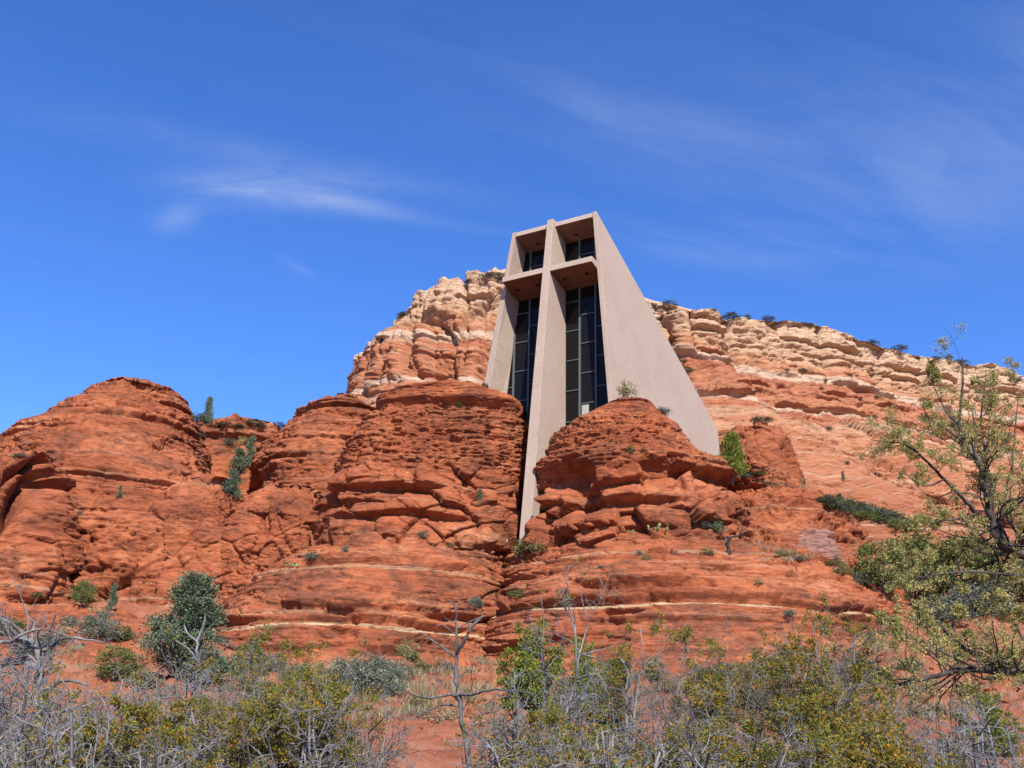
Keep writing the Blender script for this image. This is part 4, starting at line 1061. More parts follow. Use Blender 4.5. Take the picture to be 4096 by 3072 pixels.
# foot of the slope
for k_, nm, cat, x, y, w, h, lab in [
    ('juniper_big', 'juniper_tree', 'tree', 396, 1466, 270, 214, 'large blue green juniper tree in front of the left lower dome'),
    ('greenbush', 'shrub', 'shrub', 176, 1310, 50, 56, 'round olive shrub under the far left cliffs'), ('juniper_col', 'juniper', 'tree', 240, 1318, 30, 56, 'thin faded juniper right of the olive shrub'),
    ('sage', 'shrub', 'shrub', 214, 1378, 84, 74, 'dark greyish shrub in front of the thin juniper'), ('greenbush_low', 'shrub', 'shrub', 258, 1382, 62, 36, 'light green shrub at the right of the dark greyish one'),
    ('sage_small', 'shrub', 'shrub', 150, 1352, 46, 26, 'pale grey green shrub left of the dark greyish one'), ('greenbush_low', 'shrub', 'shrub', 20, 1372, 66, 46, 'green shrub behind the bare silver branches on the left edge'),
    ('sage_small', 'shrub', 'shrub', 110, 1392, 56, 34, 'pale shrub behind the bare silver branches on the left'), ('brush_grey', 'shrub', 'shrub', 140, 1370, 36, 40, 'bare grey twiggy shrub left of the dark greyish one'),
    ('greenbush', 'shrub', 'shrub', 535, 1452, 70, 66, 'dark green bush at the right foot of the large juniper'), ('sage', 'shrub', 'shrub', 588, 1448, 64, 50, 'grey green bush beside the dark green bush'),
    ('sage', 'sagebrush', 'shrub', 752, 1492, 128, 92, 'broad blue grey sagebrush in front of the left lower dome'), ('sage', 'sagebrush', 'shrub', 808, 1502, 130, 112, 'taller blue grey sagebrush behind the broad one'), ('sage', 'sagebrush', 'shrub', 862, 1478, 74, 62, 'small dark grey sagebrush at the right end of the sagebrush clump'),
    ('rabbit', 'shrub', 'shrub', 880, 1424, 54, 46, 'yellow green flowering shrub above the sagebrush'), ('rabbit', 'shrub', 'shrub', 908, 1452, 50, 30, 'low yellow shrub right of the sagebrush'),
    ('sage_small', 'shrub', 'shrub', 965, 1450, 34, 26, 'small grey shrub left of the dead tree'), ('rabbit', 'shrub', 'shrub', 905, 1530, 60, 30, 'yellowish tuft on the bare red slope'), ('brush_grey', 'shrub', 'shrub', 950, 1560, 72, 44, 'thin grey brush on the red slope by the dead trunk'),
    ('juniper_bright', 'juniper_tree', 'tree', 1140, 1530, 180, 196, 'bright green juniper right of the dead tree'), ('juniper_bright', 'juniper_tree', 'tree', 1262, 1535, 130, 160, 'bright green juniper behind the leaning grey branch'),
    ('greenbush', 'shrub', 'shrub', 1415, 1472, 44, 54, 'small dark green bush behind the orange leaved bushes'), ('rabbit', 'shrub', 'shrub', 1440, 1490, 60, 30, 'straw coloured tuft right of the small dark green bush'),
    ('greenbush', 'shrub', 'shrub', 1912, 1285, 118, 118, 'dark olive bush low behind the yellowing tree'), ('greenbush', 'shrub', 'shrub', 1995, 1290, 150, 140, 'olive bush in the middle of the thicket behind the yellowing tree'), ('greenbush', 'shrub', 'shrub', 2090, 1310, 160, 150, 'big olive bush behind the middle limbs of the yellowing tree'), ('greenbush', 'shrub', 'shrub', 2190, 1325, 150, 150, 'olive bush at the right edge behind the yellowing tree'), ('sage', 'shrub', 'shrub', 2040, 1345, 120, 70, 'grey bush behind the lower limbs of the yellowing tree'),
    ('juniper_bright', 'juniper_tree', 'tree', 2150, 1632, 150, 130, 'green bush in the bottom right corner behind dead hanging branches'), ('sage', 'shrub', 'shrub', 2120, 1330, 130, 90, 'grey bush at the right edge behind the yellowing tree'),
    ('rabbit', 'shrub', 'shrub', 1880, 1470, 54, 30, 'straw tuft under the lower limb of the yellowing tree'), ('sage_small', 'shrub', 'shrub', 1965, 1450, 60, 36, 'grey tuft under the lower limb of the yellowing tree'), ('rabbit', 'shrub', 'shrub', 2085, 1500, 50, 30, 'straw tuft on the rubble at the right')]:
    plant(k_, nm, cat, x, y, w, h, lab, None, .05)

for k_, x, y, w, h, lab in [('sage', 70, 1420, 90, 60, 'grey green shrub low behind the old grey trunk'), ('greenbush', 250, 1470, 90, 70, 'olive shrub at the left foot of the large juniper'), ('rabbit', 310, 1480, 70, 40, 'yellowish tuft in front of the large juniper'),
                           ('sage', 640, 1470, 70, 40, 'low grey shrub between the dark green bush and the sagebrush'), ('rabbit', 690, 1520, 70, 44, 'straw yellow tuft in front of the sagebrush'), ('sage', 560, 1510, 80, 50, 'grey shrub behind the tallest shoots of the left acacia'),
                           ('rabbit', 1010, 1520, 54, 34, 'yellow tuft right of the dead tree trunk'), ('greenbush', 1330, 1490, 80, 70, 'green bush between the bright junipers and the small dark green bush'), ('sage', 1560, 1480, 110, 60, 'grey shrub behind the middle acacia'), ('greenbush', 1680, 1470, 90, 60, 'olive shrub at the foot of the right lower dome'), ('sage', 1790, 1470, 90, 50, 'grey shrub at the right foot of the right lower dome')]:
    plant(k_, 'shrub', 'shrub', x, y, w, h, lab, None, .05)
# prickly pears
def prickly_pear(x, y, w, label, seed):
    rng = np.random.RandomState(seed)
    loc, dist = ground_hit(x, y)
    W = w * PXM * dist
    s = W / 10.5
    root = empty('prickly_pear', tuple(loc))
    tag(root, label, 'cactus', 'prickly pears')
    pads = []
    for i in range(9):
        p = np.array([rng.uniform(-.42, .42) * W, rng.uniform(-.2, .2) * W, -.1 * s])
        d = unit(np.array([rng.normal(0, .3), rng.normal(0, .3), 1.0]))
        for lv in range(rng.randint(1, 3)):
            r = s * rng.uniform(.75, 1.1)
            pads.append((p + d * r * .85, d, rng.uniform(0, 3.14), r))
            p = p + d * r * 1.6
            d = unit(d + np.array([rng.normal(0, .55), rng.normal(0, .55), .1]))
    a = np.linspace(0, 2 * math.pi, 10, endpoint=False); b = np.linspace(-math.pi / 2, math.pi / 2, 7)
    for c, d, rot, r in pads:
        side = unit(np.cross(d, np.array([math.cos(rot), math.sin(rot), .1]))); nrm = np.cross(side, d)
        G = np.stack([c + d * r * math.sin(t) + (side * np.cos(a)[:, None] * .78 + nrm * np.sin(a)[:, None] * .20) * r * max(math.cos(t), .02) for t in b])
        i = np.arange(70).reshape(7, 10); j = np.roll(i, -1, 1)
        mesh_obj('pad', G.reshape(-1, 3), np.stack([i[:-1], j[:-1], j[1:], i[1:]], -1).reshape(-1, 4), M['cactus'], root, smooth=True)
prickly_pear(1422, 1146, 50, 'prickly pear at the foot of the right butte, left of the two lobed juniper', 1)
prickly_pear(1128, 1204, 40, 'prickly pear under the wide bush at the foot of the cross', 2)
prickly_pear(634, 1224, 42, 'low prickly pear at the left top of the left lower dome', 3)
prickly_pear(162, 1402, 34, 'yellow green prickly pear on the left slope', 4)
prickly_pear(205, 1322, 30, 'prickly pear at the foot of the thin juniper', 5)
prickly_pear(1360, 1150, 20, 'small prickly pear below the boulders of the right butte', 6)
for o in [o for o in SC.objects if o.name.startswith('pad')]: pass

# dead twisted trunk on the lower dome
def tube_obj(name, pts, rad, mat, parent=None, k=7, sub=4, jit=0.0, seed=0):
    P = np.array(pts, float); n = len(P)
    t = np.linspace(0, n - 1, (n - 1) * sub + 1); i = np.minimum(t.astype(int), n - 2); f = (t - i)[:, None]
    p0, p1, p2, p3 = P[np.maximum(i - 1, 0)], P[i], P[i + 1], P[np.minimum(i + 2, n - 1)]
    C = .5 * (2 * p1 + (p2 - p0) * f + (2 * p0 - 5 * p1 + 4 * p2 - p3) * f ** 2 + (3 * p1 - p0 - 3 * p2 + p3) * f ** 3)
    r = np.interp(t, np.arange(n), rad)
    rng = np.random.RandomState(seed)
    C = C + rng.normal(0, 1, C.shape) * jit * r[:, None]
    return C, r * (1 + rng.uniform(-.12, .12, len(r)))
def dead_snag():
    loc, dist = ground_hit(1574, 1198)
    m = PXM * dist
    root = empty('dead_tree', tuple(loc)); tag(root, 'short dead twisted dark trunk with one bare limb on the right lower dome', 'dead tree')
    L = lambda *q: [(a * m, b * m, c * m) for a, b, c in q]
    C, r = tube_obj('t', L((0, 0, -4), (1, 0, 10), (-1, 1, 24), (4, 0, 34), (10, 2, 38), (20, 4, 40), (30, 5, 48), (33, 5, 62), (28, 5, 72)), [.22, .17, .13, .11, .075, .06, .05, .03, .012], None, jit=.1, seed=3)
    V, Q = tubes([(C[None], r[None])], 8); mesh_obj('trunk', V, Q, M['wood_burnt'], root)
    C2, r2 = tube_obj('b', L((-1, 1, 22), (-3, 2, 32), (-8, 2, 40)), [.09, .06, .02], None, seed=4)
    C3, r3 = tube_obj('b', L((30, 5, 48), (40, 4, 52), (46, 3, 62)), [.04, .03, .01], None, seed=5)
    C4, r4 = tube_obj('b', L((20, 4, 40), (18, 2, 52), (22, 0, 60)), [.04, .03, .01], None, seed=6)
    V, Q = tubes([(np.stack([C2, C3, C4]), np.stack([r2, r3, r4]))], 6); mesh_obj('limb', V, Q, M['wood_dead'], root)
dead_snag()

# little floodlight aimed at the cross
def floodlight():
    loc, dist = ground_hit(1089, 1184)
    root = empty('floodlight', tuple(loc)); tag(root, 'small pale floodlight on a short post left of the foot of the cross', 'floodlight')
    V, Q = tubes([(np.array([[[0, 0, -.1], [0, 0, .3], [.02, 0, .52]]]), np.array([[.025, .025, .02]]))], 6); mesh_obj('post', V, Q, M['mullion'], root)
    s = np.array([[-.26, -.12, .5], [.26, -.12, .5], [.30, .14, .62], [-.30, .14, .62], [-.24, -.16, .62], [.24, -.16, .62], [.28, .10, .78], [-.28, .10, .78]])
    mesh_obj('housing', s, [(0, 3, 2, 1), (4, 5, 6, 7), (0, 1, 5, 4), (1, 2, 6, 5), (2, 3, 7, 6), (3, 0, 4, 7)], M['pale_metal'], root)
    g = np.array([[-.2, .10, .64], [.2, .10, .64], [.22, .135, .64], [-.22, .135, .64], [-.2, .09, .76], [.2, .09, .76], [.22, .125, .76], [-.22, .125, .76]])
floodlight()

# boulders and loose stones
def stone_mesh(seed, n=14):
    rng = np.random.RandomState(seed)
    a = np.linspace(0, 2 * math.pi, n, endpoint=False); b = np.linspace(-math.pi / 2, math.pi / 2, 8)
    G = np.stack([np.stack([np.cos(a) * np.cos(t), np.sin(a) * np.cos(t), np.full(n, math.sin(t))], -1) for t in b]).reshape(-1, 3)
    for k in range(7):                                              # flat broken faces
        d = unit(rng.normal(0, 1, 3)); o = rng.uniform(.45, .75)
        s = G @ d
        G = G - np.maximum(s - o, 0)[:, None] * d
    G *= np.array([1, rng.uniform(.6, .9), rng.uniform(.45, .75)])
    i = np.arange(8 * n).reshape(8, n); j = np.roll(i, -1, 1)
    return make_mesh('stone', G, np.stack([i[:-1], j[:-1], j[1:], i[1:]], -1).reshape(-1, 4), [M['rough']])
STONES = [stone_mesh(s) for s in range(6)]
def stone(x, y, w, label, group, name='stone', mat=None):
    loc, dist = ground_hit(x, y)
    rng = np.random.RandomState(int(x * 31 + y * 17) % 99991)
    o = bpy.data.objects.new(name, STONES[rng.randint(6)]); COL.objects.link(o)
    s = w * PXM * dist * .5
    o.location = tuple(loc + np.array([0, 0, .2 * s])); o.scale = (s, s, s); o.rotation_euler = (rng.uniform(-.4, .4), rng.uniform(-.4, .4), rng.uniform(0, 6.28))
    return tag(o, label, 'stone', group)
for x, y, w, lab in [(1275, 1135, 38, 'tilted block lying under the notch of the right butte'), (1240, 1142, 34, 'wedge shaped block at the left foot of the right butte'), (1310, 1128, 26, 'squarish block at the mouth of the notch of the right butte'),
                     (1345, 1148, 26, 'flat block in front of the right butte'), (1060, 1195, 18, 'flat slab left of the foot of the cross'), (1082, 1200, 20, 'flat slab nearest the foot of the cross'),
                     (1042, 1192, 16, 'small slab furthest from the foot of the cross'), (1090, 1310, 60, 'big block wedged in the joint between the two lower domes'), (1060, 1330, 44, 'block low in the joint between the two lower domes'),
                     (352, 1388, 60, 'low red boulder on the slope left of the large juniper'), (1010, 1475, 50, 'flat topped red block just right of the dead tree'), (925, 1432, 56, 'pair of red ledges left of the dead tree'), (1850, 1150, 40, 'dark red boulder at the right end of the shoulder'), (468, 1262, 32, 'pale broken block in the recess behind the large juniper')]:
    stone(x, y, w, lab, 'fallen red blocks', 'boulder')
rng = np.random.RandomState(5)
for i in range(46):
    x, y = rng.uniform(890, 1060), rng.uniform(1430, 1600)
    stone(x, y, rng.uniform(6, 20), 'loose red stone on the bare slope around the dead tree', 'loose stones around the dead tree')
for i in range(46):
    x, y = rng.uniform(1840, 2205), rng.uniform(1395, 1560)
    stone(x, y, rng.uniform(6, 20), 'loose red stone in the rubble under the yellowing tree', 'loose stones under the yellowing tree')
for i in range(20):
    x, y = rng.uniform(1180, 1500), rng.uniform(1146, 1166)
    stone(x, y, rng.uniform(5, 12), 'small loose stone on the ledge at the foot of the right butte', 'loose stones at the foot of the right butte')

# dry grass: one mass of tufts
def grass():
    rng = np.random.RandomState(9)
    Cs = []
    spots = [(rng.uniform(480, 1100), rng.uniform(1430, 1560)) for _ in range(110)] + [(rng.uniform(1350, 1900), rng.uniform(1440, 1560)) for _ in range(70)] + [(rng.uniform(60, 470), rng.uniform(1360, 1460)) for _ in range(24)] + \
            [(rng.uniform(1880, 2200), rng.uniform(1400, 1560)) for _ in range(50)] + [(rng.uniform(620, 1000), rng.uniform(1440, 1500)) for _ in range(60)] + [(rng.uniform(1640, 1760), rng.uniform(1180, 1215)) for _ in range(14)] + [(rng.uniform(1640, 1740), rng.uniform(1036, 1060)) for _ in range(10)]
    for x, y in spots:
        loc, dist = ground_hit(x, y)
        n = 60
        r = rng.uniform(.15, .4)
        p = loc + rng.normal(0, 1, (n, 3)) * np.array([r, r, .0])
        Cs.append(np.concatenate([p, np.full((n, 1), rng.uniform(.25, .6))], 1))
    C = np.concatenate(Cs)
    A = unit(np.stack([rng.normal(0, .45, len(C)), rng.normal(0, .45, len(C)), np.ones(len(C))], -1))
    V, Q = leaf_quads(rng, C[:, :3], A, C[:, 3], .03)
    o = mesh_obj('dry_grass', V, Q, M['leaf_dry']); o['kind'] = 'stuff'; o['label'] = 'dry straw coloured grass tufts on the red slope'
grass()
# ------------------------------------------------------------------ near bushes and trees
def bush(name, cat, label, x0, x1, top, Y, nstem, seed, twig, leafmat, nleaf, leaf=(.025, .011), dens=1.0, depth=1.1, group=None, stem_r=.018, low=1.0, thick=1.0, spikes=()):
    """a thicket whose shoots reach up to the crest line top = [(x, y)...]; it stands on the ground well below the frame"""
    rng = np.random.RandomState(seed)
    xs = np.array(top, float)
    cx = .5 * (x0 + x1)
    base = at(cx, 1650, Y); base[2] = float(ground_z(base[0:1], base[1:2])[0]) - .05
    xi = rng.uniform(x0, x1, nstem)
    yt = np.interp(xi, xs[:, 0], xs[:, 1]) + np.abs(rng.normal(0, 70, nstem)) * low
    tip = np.stack([at(a, b, Y + rng.uniform(-depth, depth)) for a, b in zip(xi, yt)])
    for (sx, sy) in spikes:
        tip = np.concatenate([tip, at(sx, sy, Y + rng.uniform(-.4, .4))[None]])
    n = len(tip)
    foot = base + rng.normal(0, 1, (n, 3)) * np.array([.18, .18, 0]) + np.array([1, 0, 0]) * ((tip[:, 0] - base[0]) * .35)[:, None]
    foot[:, 2] = base[2]
    m = 9
    t = np.linspace(0, 1, m)[None, :, None]
    ctrl = foot * .45 + tip * .55 + np.array([0, 0, 1]) * rng.uniform(-.15, .35, n)[:, None]
    P = foot[:, None] * (1 - t) ** 2 + 2 * ctrl[:, None] * t * (1 - t) + tip[:, None] * t ** 2
    kink = rng.normal(0, .028, P.shape); kink[:, 0] = 0
    P = P + kink
    R = stem_r * rng.uniform(.6, 1.3, n)[:, None] * np.linspace(1, .22, m)[None]
    b1 = branch(rng, P, R, int(12 * dens), 64, (.14, .40), .55, 7, .24, .01, .38, .0026)
    b2 = branch(rng, b1[0], b1[1], 5, 52, (.25, .6), .62, 5, .28, .02, .15, .0020)
    b3 = branch(rng, b2[0], b2[1], 2 if thick > 1 else 3, 55, (.3, .6), .75, 4, .28, .0, .15, .0016, .04)
    root = empty(name, tuple(base))
    tag(root, label, cat, group)
    polys = [(P, R * thick), (b1[0], b1[1] * thick), (b2[0], b2[1] * thick), (b3[0], b3[1] * thick)]
    off = base[None]
    V, Q = tubes(polys[:1], 6); mesh_obj('stems', V - off, Q, M[twig], root)
    V, Q = tubes(polys[1:], 4); mesh_obj('twigs', V - off, Q, M[twig], root)
    if nleaf:
        A2, T2 = along(rng, b2[0], nleaf // 2); A3, T3 = along(rng, b3[0], nleaf - nleaf // 2)
        C = np.concatenate([A2, A3]); T = np.concatenate([T2, T3])
        keep = fbm(C * 1.3 + seed, 2, seed) > -.04
        C, T = C[keep], T[keep]
        per = 10
        Cc = np.repeat(C, per, 0); Tt = np.repeat(T, per, 0)
        D = unit(np.cross(Tt, rng.normal(0, 1, Tt.shape)) + Tt * .5)
        Cc = Cc + D * rng.uniform(0, .03, (len(Cc), 1)) + Tt * rng.uniform(-.02, .02, (len(Cc), 1))
        V, Q = leaf_quads(rng, Cc, D, leaf[0], leaf[1])
        mesh_obj('leaves', V - off, Q, M[leafmat], root)
    return root
GA = 'orange tinged acacia bushes in front'
GS = 'bare silver shrubs in front'
bush('bare_shrub', 'shrub', 'bare silver twiggy shrub filling the lower left corner', -110, 240, [(-110, 1395), (60, 1420), (150, 1470), (240, 1520)], 9.0, 38, 21, 'twig_silver', 'leaf_acacia', 990, dens=.9, thick=1.55, group=GS, stem_r=.02)
bush('bare_shrub', 'shrub', 'bare silver shrub in front of the large juniper', 190, 500, [(190, 1520), (280, 1440), (400, 1450), (500, 1500)], 10.5, 33, 22, 'twig_silver', 'leaf_acacia', 1080, dens=.9, thick=1.55, group=GS)
bush('acacia_bush', 'bush', 'orange tinged green acacia low in the left corner', 60, 440, [(60, 1590), (200, 1545), (330, 1530), (440, 1560)], 8.0, 22, 23, 'twig_grey', 'leaf_acacia', 11269, group=GA)
bush('acacia_bush', 'bush', 'orange tinged acacia right of the large juniper', 410, 860, [(410, 1540), (500, 1455), (560, 1430), (640, 1490), (760, 1480), (860, 1560)], 9.0, 28, 24, 'twig_grey', 'leaf_acacia', 14088, group=GA, spikes=((548, 1410), (640, 1470), (770, 1420), (470, 1480)))
bush('bare_shrub', 'shrub', 'thin grey shrub tangled with the acacia left of the dead tree', 520, 900, [(520, 1560), (700, 1510), (900, 1590)], 8.4, 26, 25, 'twig_silver', 'leaf_acacia', 1080, dens=.8, thick=1.55, group=GS)
bush('bare_shrub', 'shrub', 'dense grey thicket right of the dead tree', 1010, 1370, [(1010, 1540), (1100, 1510), (1200, 1480), (1290, 1490), (1370, 1540)], 10.0, 38, 26, 'twig_silver', 'leaf_acacia', 1980, thick=1.55, group=GS, stem_r=.02, spikes=((1265, 1290), (1240, 1330), (1180, 1395)))
bush('acacia_bush', 'bush', 'orange tinged acacia in front of the bright green junipers', 1190, 1560, [(1190, 1545), (1300, 1465), (1420, 1475), (1490, 1425), (1560, 1465)], 9.2, 26, 27, 'twig_grey', 'leaf_acacia', 14088, group=GA, spikes=((1485, 1335), (1390, 1360), (1340, 1400), (1498, 1345)))
bush('acacia_bush', 'bush', 'orange tinged acacia below the middle of the right lower dome', 1480, 1800, [(1480, 1475), (1560, 1455), (1650, 1445), (1730, 1415), (1800, 1455)], 9.8, 24, 28, 'twig_grey', 'leaf_acacia', 13437, group=GA, spikes=((1560, 1400), (1700, 1370), (1640, 1390)))
bush('acacia_bush', 'bush', 'orange tinged acacia under the lowest limb of the yellowing tree', 1700, 2020, [(1700, 1425), (1790, 1395), (1850, 1455), (1930, 1535), (2020, 1605)], 9.0, 22, 29, 'twig_grey', 'leaf_acacia', 11269, group=GA, spikes=((1760, 1335), (1800, 1350), (1830, 1370)))
bush('bare_shrub', 'shrub', 'grey tangle along the bottom edge right of the middle', 1030, 1760, [(1030, 1570), (1300, 1580), (1500, 1600), (1760, 1590)], 7.6, 45, 30, 'twig_silver', 'leaf_acacia', 1980, dens=.9, thick=1.55, group=GS)
bush('bare_shrub', 'shrub', 'dead hanging grey branches in the lower right corner', 1990, 2290, [(1990, 1620), (2080, 1560), (2200, 1500), (2290, 1480)], 8.2, 30, 31, 'twig_silver', 'leaf_acacia', 135, dens=.9, thick=1.55, group=GS)
bush('acacia_bush', 'bush', 'orange tinged acacia low at the bottom right', 1640, 2080, [(1640, 1580), (1800, 1560), (1950, 1590), (2080, 1610)], 7.8, 22, 32, 'twig_grey', 'leaf_acacia', 9102, group=GA)

bush('bare_shrub', 'shrub', 'low grey tangle along the bottom edge at the left', -60, 420, [(-60, 1560), (120, 1540), (300, 1560), (420, 1600)], 7.2, 36, 35, 'twig_silver', 'leaf_acacia', 1350, dens=.9, thick=1.55, group=GS)
bush('bare_shrub', 'shrub', 'grey twiggy shrub between the dead stem and the acacia right of the large juniper', 380, 620, [(380, 1500), (480, 1520), (620, 1560)], 9.6, 24, 36, 'twig_silver', 'leaf_acacia', 540, dens=.9, thick=1.55, group=GS)
def limb_tree(name, cat, label, limbs, Y, seed, woodmat, twigmat, leafmat=None, nleaf=0, per1=7, leaf=(.03, .012), sub=(.18, .45), extra=True, trunkname='trunk', fine=1.0):
    """a tree from measured limbs: [( [(x, y, dy)...], r0, r1 )...]; the first limb is the trunk"""
    rng = np.random.RandomState(seed)
    allp, allr = [], []
    base = None
    for i, (pts, r0, r1) in enumerate(limbs):
        Pm = np.stack([at(x, y, Y + dy) for x, y, dy in pts])
        C, r = tube_obj('l', Pm, np.linspace(r0, r1, len(Pm)), None, sub=5, jit=.25, seed=seed + i)
        if i == 0:
            base = C[0].copy()
        allp.append(C); allr.append(r)
    root = empty(name, tuple(base)); tag(root, label, cat)
    def put(nm, polys, k, mat):
        V, Q = tubes(polys, k); return mesh_obj(nm, V - base, Q, mat, root)
    put(trunkname, [(allp[0][None], allr[0][None])], 9, M[woodmat])
    for C, r in zip(allp[1:], allr[1:]):
        put('limb', [(C[None], r[None])], 7, M[woodmat])
    tw = []
    for C, r in zip(allp, allr):
        L = np.linalg.norm(np.diff(C, axis=0), axis=1).sum()
        k = int(max(2, per1 * L))
        b = branch(rng, C[None], r[None], k, 50, sub, .34, 7, .2, .04, .18, .003)
        lim = np.minimum(1.0, .72 / np.maximum(np.linalg.norm(b[0][:, -1] - b[0][:, 0], axis=1), .01))
        b = (b[0][:, :1] + (b[0] - b[0][:, :1]) * lim[:, None, None], b[1])
        tw.append(b)
    b1 = (np.concatenate([b[0] for b in tw]), np.concatenate([b[1] for b in tw]))
    b2 = branch(rng, b1[0], b1[1], max(1, int(5 * fine)), 50, (.25, .6), .6, 5, .25, .03, .15, .0022)
    polys = [b1, b2]
    if fine >= .9:
        b3 = branch(rng, b2[0], b2[1], 2, 50, (.3, .7), .7, 4, .25, .0, .2, .0017, .04); polys.append(b3)
    put('twigs', polys, 4, M[twigmat])
    if nleaf:
        A2, T2 = along(rng, b2[0], nleaf // 2); A3, T3 = along(rng, b3[0], nleaf - nleaf // 2)
        C = np.concatenate([A2, A3]); T = np.concatenate([T2, T3])
        keep = fbm(C * 3.0 + seed, 2, seed) > -.5
        C, T = C[keep], T[keep]
        Cc, Tt = np.repeat(C, 5, 0), np.repeat(T, 5, 0)
        D = unit(np.cross(Tt, rng.normal(0, 1, Tt.shape)) + Tt * .5 + np.array([0, 0, -.2]))
        V, Q = leaf_quads(rng, Cc + D * rng.uniform(0, .03, (len(Cc), 1)), D, *leaf)
        mesh_obj('leaves', V - base, Q, M[leafmat], root)
    return root
# dead tree in the middle
limb_tree('dead_tree', 'dead tree', 'bare grey dead tree with a forked top below the gap between the lower domes',
          [([(1030, 2080, .3), (1022, 1760, .2), (1008, 1620, .1), (996, 1540, 0), (986, 1470, 0), (986, 1405, 0), (986, 1350, 0), (984, 1310, 0)], 0.0464, 0.0104),
           ([(986, 1412, 0), (1005, 1380, -.1), (1022, 1350, -.15), (1044, 1331, -.2)], 0.0288, 0.0176),
           ([(984, 1418, 0), (955, 1398, .1), (920, 1374, .2), (906, 1366, .2)], 0.0160, 0.0048),
           ([(990, 1500, 0), (960, 1502, -.2), (930, 1507, -.3), (895, 1502, -.5), (872, 1490, -.6)], 0.0208, 0.0064),
           ([(992, 1526, 0), (960, 1522, .1), (925, 1535, .2), (890, 1552, .2)], 0.0160, 0.0048),
           ([(988, 1500, 0), (1020, 1500, -.2), (1060, 1490, -.4), (1110, 1492, -.5), (1160, 1500, -.6)], 0.0208, 0.0064),
           ([(984, 1312, 0), (974, 1300, .05), (960, 1295, .1)], 0.0112, 0.0040), ([(984, 1312, 0), (990, 1300, 0), (992, 1293, 0)], 0.0096, 0.0032),
           ([(987, 1358, 0), (1010, 1345, .1), (1036, 1334, .2)], 0.0128, 0.0048), ([(986, 1372, 0), (960, 1352, 0), (940, 1350, -.1)], 0.0096, 0.0040)],
          13.0, 61, 'wood_dead', 'wood_dead', per1=3, sub=(.08, .22), fine=.5)
# pale crooked branch in front of the juniper
limb_tree('dead_branch', 'dead branch', 'pale crooked dead stem standing in front of the large juniper',
          [([(395, 2000, 0), (400, 1720, 0), (412, 1560, 0), (418, 1480, 0), (432, 1440, .05), (424, 1405, 0), (427, 1388, 0), (405, 1368, 0), (398, 1350, 0)], .026, .008),
           ([(424, 1392, 0), (430, 1372, .1), (440, 1350, .1), (444, 1325, .1)], .016, .006), ([(428, 1430, 0), (405, 1400, -.1), (380, 1385, -.2)], .014, .005)],
          11.0, 62, 'twig_silver', 'twig_silver', per1=2, sub=(.1, .25), fine=.5)
# old grey trunk among the silver twigs on the left
limb_tree('dead_tree', 'dead tree', 'old grey trunk with arching bare branches at the left edge',
          [([(110, 2000, 0), (100, 1700, 0), (92, 1560, 0), (84, 1480, 0), (86, 1440, 0), (78, 1400, 0), (50, 1382, -.1), (20, 1385, -.2), (-30, 1390, -.3)], .055, .016),
           ([(84, 1440, 0), (40, 1430, .1), (0, 1440, .2), (-40, 1445, .3)], .035, .012), ([(78, 1402, 0), (60, 1380, 0), (30, 1350, .1), (0, 1335, .1)], .030, .010),
           ([(86, 1420, 0), (130, 1380, .1), (190, 1382, .2), (225, 1388, .2)], .022, .006), ([(90, 1500, 0), (140, 1470, -.1), (190, 1480, -.2)], .024, .008),
           ([(20, 1386, -.2), (60, 1365, -.2), (100, 1360, -.2), (150, 1375, -.2)], .018, .006)],
          10.0, 63, 'twig_grey', 'twig_silver', per1=6, sub=(.10, .34))
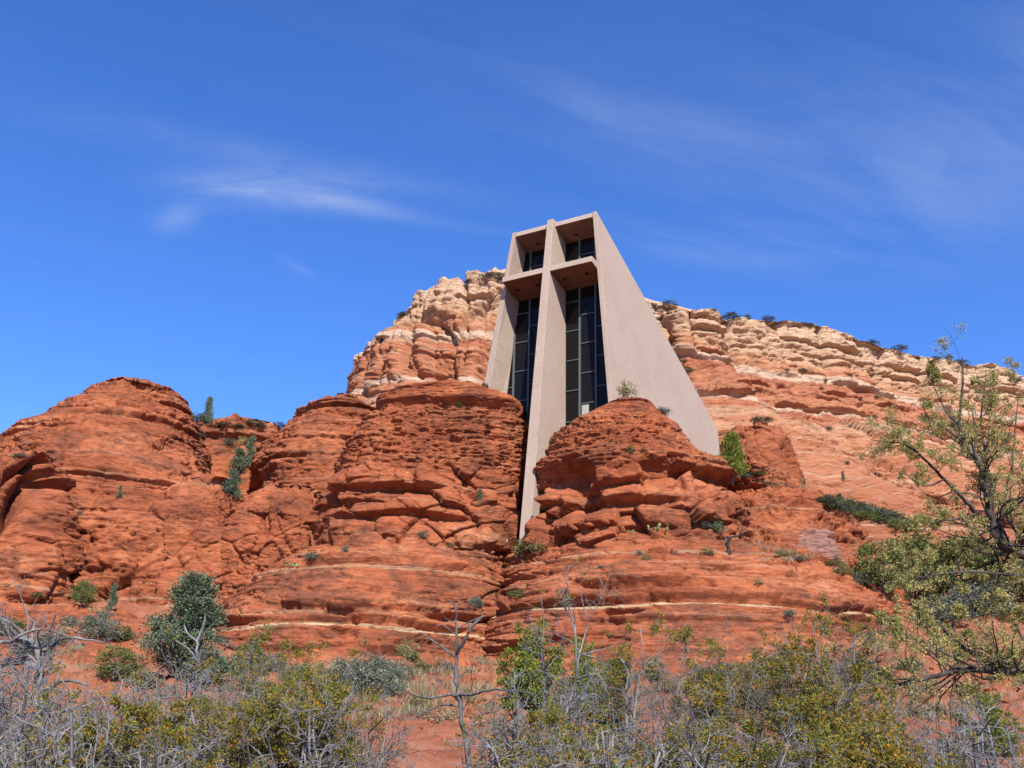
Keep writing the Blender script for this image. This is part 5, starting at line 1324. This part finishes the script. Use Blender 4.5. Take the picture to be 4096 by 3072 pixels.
# yellowing tree at the right edge
limb_tree('mesquite_tree', 'tree', 'yellowing thorny tree reaching in from the right edge',
          [([(2420, 2000, .6), (2390, 1700, .5), (2350, 1450, .4), (2290, 1300, .3), (2240, 1215, .2), (2200, 1195, .1), (2165, 1172, 0), (2148, 1140, 0), (2138, 1100, 0), (2128, 1050, 0), (2115, 1000, 0), (2085, 960, 0), (2072, 920, 0), (2076, 870, 0), (2080, 820, 0), (2078, 770, 0)], 0.0722, 0.0043),
           ([(2165, 1172, 0), (2110, 1110, -.1), (2075, 1070, -.2), (2040, 1035, -.2), (1990, 985, -.3), (1955, 960, -.3), (1920, 955, -.3), (1880, 950, -.3)], 0.0279, 0.0034),
           ([(2128, 1050, 0), (2130, 990, .2), (2118, 920, .3), (2124, 860, .3), (2130, 800, .3)], 0.0197, 0.0034),
           ([(2240, 1215, .2), (2200, 1160, .4), (2170, 1090, .5), (2185, 1010, .5), (2192, 930, .5), (2200, 860, .5)], 0.0254, 0.0043),
           ([(2085, 960, 0), (2050, 930, -.1), (2010, 905, -.2), (1990, 872, -.2)], 0.0131, 0.0026),
           ([(2110, 1110, -.1), (2070, 1120, -.3), (2020, 1130, -.4), (1970, 1160, -.4)], 0.0123, 0.0026),
           ([(2148, 1140, 0), (2100, 1160, .2), (2040, 1150, .3), (1985, 1110, .3)], 0.0123, 0.0026),
           ([(2290, 1300, .3), (2230, 1250, -.1), (2160, 1240, -.3), (2090, 1235, -.4), (2030, 1240, -.5), (1975, 1250, -.5)], 0.0221, 0.0034),
           ([(2072, 920, 0), (2040, 880, .1), (2020, 840, .1), (2010, 800, .1)], 0.0115, 0.0017),
           ([(2040, 1035, -.2), (2000, 1050, -.2), (1970, 1035, -.3), (1945, 1012, -.3)], 0.0098, 0.0017)],
          10.0, 64, 'twig_dark', 'twig_dark', 'leaf_mesq', 13000, per1=7, leaf=(.021, .010), sub=(.12, .40))
limb_tree('mesquite_tree', 'tree', 'dark lower limbs of a second thorny tree reaching in at the right edge',
          [([(2480, 2000, .4), (2400, 1650, .3), (2320, 1480, .2), (2240, 1445, .1), (2180, 1450, 0), (2120, 1446, 0), (2060, 1450, -.1), (2000, 1465, -.2), (1940, 1480, -.2), (1890, 1490, -.3), (1830, 1505, -.3)], 0.0558, 0.0043),
           ([(2240, 1445, .1), (2180, 1432, .2), (2120, 1422, .2), (2070, 1390, .3), (2020, 1340, .3), (1980, 1310, .3), (1930, 1300, .3)], 0.0254, 0.0034),
           ([(2120, 1446, 0), (2070, 1425, -.2), (2020, 1400, -.3), (1970, 1375, -.3), (1930, 1350, -.3)], 0.0148, 0.0026),
           ([(2070, 1390, .3), (2060, 1340, .4), (2085, 1290, .4), (2100, 1240, .4)], 0.0148, 0.0026),
           ([(2240, 1445, .1), (2215, 1390, .4), (2190, 1340, .5), (2160, 1300, .5)], 0.0197, 0.0034),
           ([(1940, 1480, -.2), (1900, 1455, -.2), (1870, 1430, -.2)], 0.0082, 0.0017)],
          9.5, 65, 'twig_dark', 'twig_dark', 'leaf_mesq', 8000, per1=7, leaf=(.021, .010), sub=(.12, .38))
